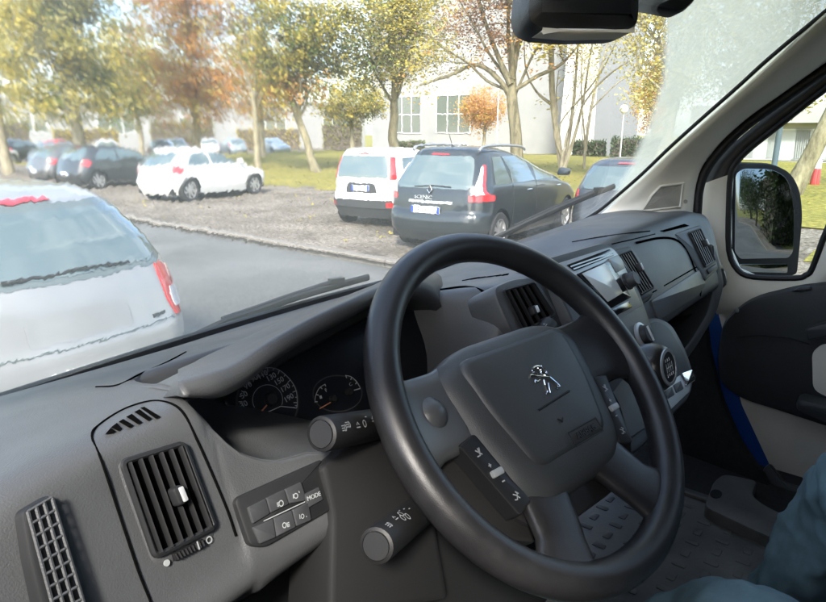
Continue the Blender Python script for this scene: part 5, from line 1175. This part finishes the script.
def tree(label, px, D, H, r, crown, mats, n_cl, per=30, ls=.17, lean=0.0, seed=1, bark=BK, limbs=9, fork=.35, name='tree', cat='tree', group='autumn trees round the car park', spread=.55, cust=None, stems=None):
    """crown: list of (sideways offset, height, depth offset, rx, rz) blobs in metres, sideways is to the right as seen from the van"""
    rn = random.Random(seed); base = pos(px, D, .05); sr_ = screen_right(px); dp = V((-sr_.y, sr_.x, 0))
    root = empty(name, base); tag(root, label, cat, group)
    mb = MB()
    def wob(a, b, k, amp):
        out = []
        for i in range(k+1):
            t = i/k; p = a.lerp(b, t)
            if 0 < i < k: p = p+V((rn.uniform(-1, 1), rn.uniform(-1, 1), rn.uniform(-.5, .5)))*amp
            out.append(p)
        return smooth_path(out, 3)
    fz = H*fork; top = sr_*(lean*fz)+V((0, 0, fz))
    trunk = wob(V((0, 0, -.2)), top, 4, r*.25); n_ = len(trunk)
    mb.tube(trunk, [r*(1.35-.35*min(1, i/3))*(1-.35*i/n_) for i in range(n_)], 12)
    tips = []
    cand = []
    tot = sum(c[3]*c[3]*c[4] for c in crown)
    def rand_in():
        q = rn.uniform(0, tot); k = 0
        for c in crown:
            q -= c[3]*c[3]*c[4]
            if q <= 0: break
        while True:
            p = V((rn.uniform(-1, 1), rn.uniform(-1, 1), rn.uniform(-1, 1)))
            if .12 < p.length < 1: break
        p = p*(p.length**-.25)
        return sr_*(c[0]+p.x*c[3])+dp*(c[2]+p.y*c[3])+V((0, 0, c[1]+p.z*c[4])), crown.index(c)
    limbs_p = []
    for li in range(limbs):
        t, ci = rand_in(); a = trunk[int(n_*rn.uniform(.72, .99))]
        P = wob(a, a.lerp(t, .92)+V((0, 0, .3)), 4, (t-a).length*.07); r0 = r*rn.uniform(.2, .36)
        mb.tube(P, [r0*(1-.8*i/len(P)) for i in range(len(P))], 7); limbs_p.append(P)
        for k in range(3):
            b0 = P[int(len(P)*rn.uniform(.4, .95))]; t2, _ = rand_in()
            if (t2-b0).length > H*.35: t2 = b0+(t2-b0)*(H*.3/(t2-b0).length)
            Q = wob(b0, t2, 3, (t2-b0).length*.08); mb.tube(Q, [r0*.35*(1-.8*i/len(Q)) for i in range(len(Q))], 5); limbs_p.append(Q)
    for cu_ in (cust or []):                              # limbs traced one by one: (sideways, height) paths
        P = smooth_path([sr_*x+V((0, 0, z))+dp*rn.uniform(-.3, .3) for x, z in cu_[0]], 4); mb.tube(P, [cu_[1]*(1-.75*i/len(P)) for i in range(len(P))], 8); limbs_p.append(P)
    mb.build('trunk', bark, root)
    if not n_cl: return root
    mb = MB()
    for k in range(int(n_cl*2.2)):
        if limbs_p and rn.random() < spread:
            P = rn.choice(limbs_p); c = P[int(len(P)*rn.uniform(.45, .999))]+V((rn.gauss(0, .35), rn.gauss(0, .35), rn.gauss(0, .3))); ci = 0
            if rn.random() < .7:
                d_ = [((c-(sr_*q[0]+dp*q[2]+V((0, 0, q[1])))).length, i) for i, q in enumerate(crown)]; ci = min(d_)[1]
        else: c, ci = rand_in()
        ml = mats[min(ci, len(mats)-1)] if isinstance(mats[0], list) else mats
        m_i = rn.choices(range(len(ml)), [w_ for _, w_ in ml])[0]; mi_ = ALLL.index(ml[m_i][0]); cr_ = rn.uniform(.22, .75)
        for q in range(per):
            p = c+V((rn.gauss(0, 1), rn.gauss(0, 1), rn.gauss(0, .7)))*cr_*.6
            u_ = V((rn.gauss(0, 1), rn.gauss(0, 1), rn.gauss(0, 1))).normalized(); v_ = u_.orthogonal().normalized(); s = ls*.78*rn.uniform(.6, 1.3)
            mb.add([p-u_*s*.6, p-v_*s*.38+u_*s*.05, p+u_*s*.65, p+v_*s*.38+u_*s*.05], [(0, 1, 2, 3)], mi_)
    mb.build('crown', ALLL, root, smooth=False); return root
ALLL = [LY, LO, LG, LOR, LBR, LPY, LH]
tree('broad yellow green tree at the far left above the parked cars', 78, 31, 13, .28, [(0, 6.2, 0, 3.3, 3.8), (-1.4, 3.6, 0, 2.2, 1.5), (1.6, 3.9, 0, 2.0, 1.6), (.5, 9.5, 0, 3, 3), (.2, 2.9, -.5, 2.6, .8)], [(LY, 4), (LO, 4), (LG, 1), (LPY, 2)], 560, seed=11)
tree('pale yellow tree cut off by the left edge of the glass', 2, 36, 11, .25, [(0, 6, 0, 2.5, 4), (.3, 9, 0, 2.6, 3)], [(LPY, 4), (LY, 2)], 260, seed=12)
tree('orange tan tree above the white hatchback', 196, 37, 13, .28, [(0, 6.4, 0, 3.4, 3.8), (-1.8, 3.9, 0, 2.1, 1.5), (2.2, 3.9, 0, 2.2, 1.5), (0, 10, 0, 3, 3), (0, 3.0, -.5, 2.6, .8)], [(LOR, 6), (LY, 2), (LPY, 1)], 600, seed=13)
tree('olive tree with a leaning pale trunk on the lawn', 317, 30, 12, .21, [(-1.2, 5.6, 0, 2.4, 1.9), (.6, 8.0, 0, 2.8, 2.8), (-3.2, 8.4, 0, 1.0, 1.2), (2.0, 5.6, 0, 1.8, 1.6), (-.8, 3.6, .5, 1.5, .8)], [[(LO, 5), (LY, 3), (LG, 2)], [(LO, 3), (LY, 3), (LPY, 2)], [(LBR, 6), (LO, 1)], [(LO, 4), (LG, 3), (LY, 3)], [(LY, 2), (LOR, 2)]], 430, seed=14, lean=-.32, fork=.28, bark=BKP)
tree('olive gold tree with an upright trunk between the two cars and the white building', 394, 34, 12, .30, [(0, 6.6, 0, 2.9, 2.0), (-1.8, 5.0, 0, 1.7, 1.2), (1.0, 9, 0, 2.8, 2.4)], [(LO, 4), (LY, 5), (LPY, 2), (LG, 1)], 300, seed=15, bark=BKP, fork=.3)
tree('large pale barked tree with a long limb reaching left behind the people carrier', 521, 27, 13, .29, [(-2.0, 6.4, 0, 1.5, 1.5), (1.2, 7.4, 0, 2.0, 1.6), (-3.8, 5.0, 0, 1.3, 1.0), (3.4, 5.6, -1, 2.0, 1.5), (-.5, 9, 0, 3, 2)], [[(LBR, 8), (LOR, 2)], [(LY, 3), (LPY, 2), (LBR, 1)], [(LY, 3), (LO, 2)], [(LPY, 4), (LY, 3)], [(LY, 2), (LBR, 2), (LO, 2)]], 330, per=24, ls=.14, lean=-.12, seed=16, bark=BKM, fork=.33, limbs=6,
     cust=[([(-.35, 3.0), (-.9, 3.9), (-1.9, 4.6), (-3.0, 4.2), (-4.3, 3.8)], .13), ([(-.5, 4.0), (-.2, 5.6), (.9, 7.2), (1.6, 9)], .17), ([(-.5, 3.8), (-1.2, 5.2), (-1.9, 7), (-2.4, 9.4)], .13), ([(.1, 5.4), (1.6, 6.2), (3.2, 6.6), (4.6, 5.8)], .07)])
def bare(label, px, D, stems, seed, leafn=40):
    return tree(label, px, D, 9, .12, [(0, 5.5, 0, 1.4, 2.2)], [(LPY, 3), (LY, 2)], leafn, 10, .12, seed=seed, bark=BK, fork=.12, limbs=4, spread=.8, cust=stems)
bare('slender bare tree with several thin stems right of the pale barked trunk', 556, 29, [([(0, .3), (-.5, 3), (-.8, 6), (-1.2, 9)], .11), ([(.1, .3), (.3, 3), (.3, 6), (.1, 9)], .11), ([(.1, .3), (.8, 3), (1.2, 5.4), (2.0, 8)], .10), ([(.8, 3), (2.2, 4.4), (3.6, 5.2)], .05), ([(.3, 3), (1.6, 4.2), (2.4, 6)], .05), ([(-.5, 3), (-1.4, 4.4), (-1.6, 6)], .05)], 21)
bare('thin bare sapling in front of the bright white wall', 582, 33, [([(0, .3), (.3, 3), (.9, 6), (1.6, 9)], .09), ([(.3, 3), (1.6, 4.3), (2.8, 4.8)], .045), ([(.1, 1), (-.5, 4), (-.6, 8)], .08)], 22, 24)
tree('small round orange tree beside the white flagpole', 484, 45, 5.2, .14, [(-.2, 3.6, 0, 1.6, 1.4)], [(LOR, 5), (LY, 1)], 110, 26, .16, seed=23, fork=.42, group=None)
tree('yellow tree with leaves hanging in front of the grey tower', 655, 24, 10, .22, [(-1.4, 6.0, 0, 1.5, 1.2), (.6, 6.6, 0, 2.0, 2.0), (-2.6, 6.8, 0, 1.2, .8), (.2, 3.6, 0, 1.2, 1.0)], [(LPY, 5), (LY, 4)], 230, 24, .13, seed=24, lean=.2)
tree('broad yellow tree half hidden by the dirty upper corner of the windscreen', 725, 27, 12, .2, [(-.6, 6.5, 0, 2.4, 2.6), (1.6, 5.0, 0, 2.4, 2.4), (-1.2, 3.6, 0, 1.2, 1.0)], [(LPY, 4), (LY, 4)], 220, 24, .16, seed=33)
tree('narrow orange tree right of the grey tower', 654, 48, 9, .15, [(0, 4.8, 0, 1.2, 3.4)], [(LOR, 4), (LY, 3)], 170, 26, .17, seed=25)
tree('pale trunked tree seen through the passenger side window', 796, 22, 12, .26, [(2.4, 7, 0, 2.6, 2.0)], [(LY, 3), (LO, 3)], 160, 24, .13, lean=.30, seed=26, bark=BKP, fork=.42, limbs=5)
tree('yellow tree behind the leaning trunk, in front of the far car park', 262, 50, 11, .22, [(0, 6, 0, 3.6, 3.4)], [(LY, 3), (LOR, 3), (LO, 2)], 300, 26, .2, seed=27)
tree('dark brown tree high between the orange and the olive tree', 256, 33, 11, .16, [(-.2, 7.2, 0, 1.4, 1.1), (.5, 10, 0, 1.6, 1.6)], [[(LBR, 5), (LG, 2)], [(LOR, 3), (LBR, 2)]], 90, 28, .17, seed=28)
tree('hazy olive tree far behind the leaning trunk', 352, 58, 9, .22, [(0, 5.2, 0, 3.6, 2.6)], [(LO, 3), (LY, 4), (LG, 1)], 240, 26, .22, seed=29)
tree('hazy gold tree far behind the gap between the olive trees', 140, 56, 12, .22, [(0, 6.5, 0, 4.0, 3.6)], [(LY, 3), (LO, 3), (LPY, 2)], 280, 26, .24, seed=30)
def hedge(label, px0, px1, D, h, d, n_, seed, m=LH):
    rn = random.Random(seed); a, b = pos(px0, D), pos(px1, D); L_ = (b-a).length; u_ = (b-a)/L_; w_ = V((-u_.y, u_.x, 0)); root = empty('hedge', (a+b)/2); tag(root, label, 'hedge'); c0_ = (a+b)/2
    mb = MB(); mb.box((0, 0, h*.45), (L_/2-.15, d*.32, h*.42), Matrix((u_, w_, V((0, 0, 1)))).transposed()); mb.build('twigs', BKD, root)
    mb = MB()
    for k in range(n_):
        p = a+u_*rn.uniform(0, L_)+w_*rn.uniform(-d/2, d/2)+V((0, 0, .05+h*rn.random()**.7*(.85+.25*noise.noise(V((rn.random(), k*.01, 0))))))-c0_
        q = V((rn.gauss(0, 1), rn.gauss(0, 1), rn.gauss(0, 1))).normalized(); v_ = q.orthogonal().normalized(); s = .12*rn.uniform(.6, 1.3)
        mb.add([p-q*s, p-v_*s*.6, p+q*s, p+v_*s*.6], [(0, 1, 2, 3)])
    mb.build('leaves', m, root, smooth=False); return root
hedge('dark clipped hedge below the grey tower', 612, 668, 46, 1.75, 1.2, 2600, 1)
hedge('low dark hedge below the bright white wall', 566, 607, 48, 1.5, 1.2, 2400, 2)
for i_, (a_p, b_p, D_, h_) in enumerate(((-40, 30, 74, 3.4), (52, 118, 76, 2.6), (150, 215, 77, 3.6), (236, 300, 78, 2.8), (322, 362, 76, 3.4))):
    hedge(['loose gold shrubs at the far left before the low white building', 'loose gold shrubs behind the red car', 'tall gold shrubs behind the white hatchback', 'low gold shrubs left of the leaning trunk, before the low white building', 'tall gold shrubs just left of the gridded white building'][i_], a_p, b_p, D_, h_, 2.2, 2600, 50+i_, LY if i_ % 2 else LO)
hedge('small rounded green hedge below the left windows of the white building', 396, 425, 66, 1.3, 1.4, 1500, 3, LG)
# dark evergreen behind the van, seen in the door mirror
def at_xy(label, xy, **k):
    t_ = tree(label, 400, 10, **k); t_.location = (xy[0], xy[1], 0); return t_
at_xy('dark dense evergreen behind the van, reflected in the door mirror', (8.6, -15), H=6.5, r=.2, crown=[(0, 2.8, 0, 1.9, 2.2), (.3, 4.4, 0, 1.6, 1.8)], mats=[(LH, 6), (LG, 1)], n_cl=230, per=20, ls=.14, seed=40, group=None, bark=BKD)
at_xy('second dark evergreen added farther back to darken the door mirror', (10.2, -22), H=7.5, r=.2, crown=[(0, 3.2, 0, 2.4, 2.6), (.3, 5.4, 0, 1.9, 2.0)], mats=[(LH, 5), (LG, 2)], n_cl=230, per=20, ls=.17, seed=41, group=None, bark=BKD)  # unseen extra tree, put in to make the mirror darker
ht = hedge('tall dark hedge added behind the van to darken the door mirror', 400, 500, 20, 4.6, 2.0, 9000, 9)  # unseen hedge added to fill the mirror with a dark reflection
ht.location = (12.0, -10.0, 0); ht.rotation_euler = (0, 0, -math.atan2((pos(500, 20)-pos(400, 20)).y, (pos(500, 20)-pos(400, 20)).x)); ht.scale = (2.4, 2.4, 1)
# ---- buildings
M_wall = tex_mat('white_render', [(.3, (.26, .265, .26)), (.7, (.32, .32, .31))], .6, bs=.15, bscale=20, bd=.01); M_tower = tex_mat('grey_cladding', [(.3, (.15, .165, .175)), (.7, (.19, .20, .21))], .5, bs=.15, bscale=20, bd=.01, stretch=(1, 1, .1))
M_winf = mat('white_frame', (.7, .71, .7), .5); M_bglass = mat('window_glass', (.12, .14, .12), .08, spec=1); M_panel = mat('grey_panel', (.40, .42, .43), .5); M_roofe = mat('roof_edge', (.3, .31, .32), .6)
def building(label, px0, px1, D0, D1, h, depth, wins, m, cat='building', name='building', roofm=None):
    a, b = pos(px0, D0), pos(px1, D1); L_ = (b-a).length; u_ = (b-a).normalized(); w_ = V((-u_.y, u_.x, 0)); w_ = w_ if w_.dot(a) > 0 else -w_
    root = empty(name, a); tag(root, label, cat)
    M_ = Matrix((u_, w_, V((0, 0, 1)))).transposed()
    mb = MB(); mb.box(u_*L_/2+w_*depth/2+V((0, 0, h/2)), (L_/2, depth/2, h/2), M_); mb.build('wall', m, root, smooth=False)
    mb = MB(); mb.box(u_*L_/2+w_*depth/2+V((0, 0, h+.15)), (L_/2+.15, depth/2+.15, .15), M_); mb.build('roof', roofm or M_roofe, root, smooth=False)
    for (x0, x1, z0, z1, nx_, nz_) in wins:
        mb = MB(); T = .09
        def bx(xa, xb, za, zb, d0, d1): mb.box(u_*(xa+xb)/2-w_*(d0+d1)/2+V((0, 0, (za+zb)/2)), ((xb-xa)/2, (d1-d0)/2, (zb-za)/2), M_)
        for i in range(nx_+1): x = x0+(x1-x0)*i/nx_; bx(x-T/2, x+T/2, z0, z1, -.05, .10)
        for i in range(nz_+1): z = z0+(z1-z0)*i/nz_; bx(x0-T/2, x1+T/2, z-T/2, z+T/2, -.06, .095)
        wn = mb.build('window', M_winf, root, smooth=False)
        mb = MB(); bx(x0, x1, z0, z1, -.03, .03); mb.build('pane', M_bglass, wn, smooth=False)
    return root, u_, w_, L_
def bx_px(px0, px1, a_px0, a_px1, L_): pass
# white school-like block behind the people carrier; its windows are laid out along the facade
D0 = 72
LB = (pos(590, 62)-pos(372, D0)).length
f_ = lambda px: LB*(px-372)/(590-372)*(.96+.04*(px-372)/(590-372))
zf = lambda y, D=69: 1.9+(134-y)/638*D
W_ = []
for a0, a1 in ((398, 430), (447, 482)): W_ += [(f_(a0), f_(a1), zf(133), zf(98), 3, 2), (f_(a0), f_(a1)-.2, zf(149), zf(143), 4, 1)]
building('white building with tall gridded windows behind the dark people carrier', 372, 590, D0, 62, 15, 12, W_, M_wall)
M_litwall = tex_mat('sunlit_render', [(.3, (.62, .615, .58)), (.7, (.7, .69, .65))], .6, bs=.15, bscale=20, bd=.01)  # paler copy of the wall render; paints the sunlit face
building('windowless wing at the right end of the gridded building, painted bright as if sunlit', 551, 590, 58, 57, 15.5, 8, [], M_litwall)
building('tall grey windowless tower right of the bright white wall', 589, 637, 58, 60, 26, 14, [], M_tower, 'tower', 'tower_block')
W2 = [(4+i*7.0, 8.5+i*7.0, 1.2, 3.0, 3, 1) for i in range(7)]
building('long low white building behind the far car park on the left', -60, 365, 84, 88, 5.6, 10, [(6+i*9.0, 10+i*9.0, 2.0, 3.9, 3, 1) for i in range(8)], M_wall)
# low building seen through the passenger's window: pale fascia over a strip of grey glazing
r_, u_, w_, L_ = building('low pavilion with a deep white fascia seen through the passenger side window', 700, 960, 47, 47, 3.05, 9, [], M_panel, 'pavilion', 'pavilion', M_wall)
M_ = Matrix((u_, w_, V((0, 0, 1)))).transposed()
mb = MB(); mb.box(u_*L_/2-w_*.4+V((0, 0, 3.1)), (L_/2+.5, .9, .55), M_); mb.build('fascia', M_wall, r_, smooth=False)
for k in range(9):
    mb = MB(); x = 1+k*L_/9
    mb.box(u_*(x+1.2)-w_*.03+V((0, 0, 1.25)), (1.2, .06, .95), M_); wn = mb.build('window', M_winf, r_, smooth=False)
    mb = MB(); mb.box(u_*(x+1.2)-w_*.07+V((0, 0, 1.25)), (1.12, .05, .87), M_); mb.build('pane', M_panel, wn, smooth=False)
# ---- posts
def post(name, label, cat, px, D, h, r, m, head=None):
    root = empty(name, pos(px, D)); tag(root, label, cat)
    mb = MB(); mb.tube([V((0, 0, -.1)), V((0, 0, h*.5)), V((0, 0, h))], [r, r*.9, r*.7], 10); mb.build('pole', m, root)
    if head: head(root, h)
M_post = mat('painted_steel', (.5, .52, .52), .4); M_bluepost = mat('blue_grey_steel', (.16, .22, .27), .45); M_globe = mat('milk_glass', (.75, .75, .73), .3)
def globe(root, h): mb = MB(); mb.lathe(V((0, 0, h)), (0, 0, 1), [(.06, -.05), (.10, 0), (.22, .08), (.28, .25), (.22, .44), (.1, .52), (0, .54)], 16); mb.build('lamp_globe', M_globe, root)
def capf(root, h): mb = MB(); mb.lathe(V((0, 0, h)), (0, 0, 1), [(.05, -.02), (.07, .03), (.05, .10), (0, .12)], 10); mb.build('pole_cap', M_post, root)
post('street_lamp', 'pale street lamp with a round globe in front of the grey tower', 'street lamp', 622, 44, 3.2, .05, M_post, globe)
post('flagpole', 'thin white pole in front of the white building', 'pole', 497, 40, 5.0, .05, M_winf, capf)
def arm_(root, h): mb = MB(); mb.tube([V((0, 0, h-.1)), V((.2, -.3, h+.3)), V((.5, -.8, h+.4))], .05, 8); mb.build('lamp_arm', M_bluepost, root)
post('lamp_post', 'blue grey lamp post left of the pale trunk in the side window', 'lamp post', 779, 28, 6.5, .11, M_bluepost, arm_)
rc_ = empty('marker_post', pos(823, 26)); tag(rc_, 'short red marker post with a white top on the grass at the right edge', 'marker post')
mb = MB(); mb.lathe(V((0, 0, -.05)), (0, 0, 1), [(.2, 0), (.2, .08), (.16, .1), (.13, .75), (.12, .8)], 14); mb.build('post_base', M_carred, rc_)
mb = MB(); mb.lathe(V((0, 0, .74)), (0, 0, 1), [(.125, 0), (.115, .25), (.08, .32), (0, .33)], 14); mb.build('post_top', M_winf, rc_)
# =================================================================== camera, light, output
cam = bpy.data.cameras.new('camera'); co = link(bpy.data.objects.new('camera', cam))
cam.sensor_width = 36; cam.sensor_fit = 'HORIZONTAL'; cam.lens = FPX/826*36; cam.clip_start = .01; cam.clip_end = 2000
co.matrix_world = Matrix.Translation((0, 0, EYE)) @ Matrix((CR, CU, -CF)).transposed().to_4x4()
S.camera = co
SUN_AZ, SUN_EL = V((-.83, -.56)), math.radians(40)       # towards the sun: to the left of the van and behind it
sd_ = V((SUN_AZ.normalized().x*math.cos(SUN_EL), SUN_AZ.normalized().y*math.cos(SUN_EL), math.sin(SUN_EL)))
sun = bpy.data.lights.new('sun', 'SUN'); sun.energy = 1.9; sun.angle = math.radians(8); sun.color = (1, .95, .87)
so = link(bpy.data.objects.new('sun', sun)); so.rotation_euler = sd_.to_track_quat('Z', 'Y').to_euler()
w = bpy.data.worlds.new('World'); S.world = w; w.use_nodes = True; nt = w.node_tree; nt.nodes.clear()
sky = nt.nodes.new('ShaderNodeTexSky'); sky.sky_type = 'NISHITA'; sky.sun_disc = False; sky.sun_elevation = SUN_EL; sky.sun_rotation = math.atan2(sd_.x, sd_.y); sky.air_density = 1.0; sky.dust_density = 2.0
bg = nt.nodes.new('ShaderNodeBackground'); bg.inputs['Strength'].default_value = .15
wo = nt.nodes.new('ShaderNodeOutputWorld')
# broken high cloud mixed into the sky
tc = nt.nodes.new('ShaderNodeTexCoord'); mp = nt.nodes.new('ShaderNodeMapping'); mp.inputs['Scale'].default_value = (1, 1, 2.2)
nt.links.new(tc.outputs['Generated'], mp.inputs['Vector'])
nz = nt.nodes.new('ShaderNodeTexNoise'); nz.inputs['Scale'].default_value = 3.2; nz.inputs['Detail'].default_value = 6; nz.inputs['Roughness'].default_value = .6
nt.links.new(mp.outputs['Vector'], nz.inputs['Vector'])
cr = ramp(nt, nz.outputs['Fac'], [(.46, 0.0), (.7, .75)])
mx = nt.nodes.new('ShaderNodeMix'); mx.data_type = 'RGBA'; nt.links.new(cr, mx.inputs[0]); nt.links.new(sky.outputs[0], mx.inputs[6]); mx.inputs[7].default_value = (5.6, 5.9, 6.2, 1)
nt.links.new(mx.outputs[2], bg.inputs['Color']); nt.links.new(bg.outputs[0], wo.inputs['Surface'])
S.view_settings.view_transform = 'Standard'; S.view_settings.look = 'None'; S.view_settings.exposure = 2.15; S.view_settings.gamma = 1; S.view_settings.use_curve_mapping = False
S.render.engine = 'CYCLES'; S.cycles.use_denoising = True
S.cycles.max_bounces = 10; S.cycles.diffuse_bounces = 5; S.cycles.glossy_bounces = 4; S.cycles.transmission_bounces = 8; S.cycles.transparent_max_bounces = 16
S.cycles.caustics_refractive = True; S.cycles.caustics_reflective = False; S.cycles.sample_clamp_indirect = 6
S.cycles.use_light_tree = False
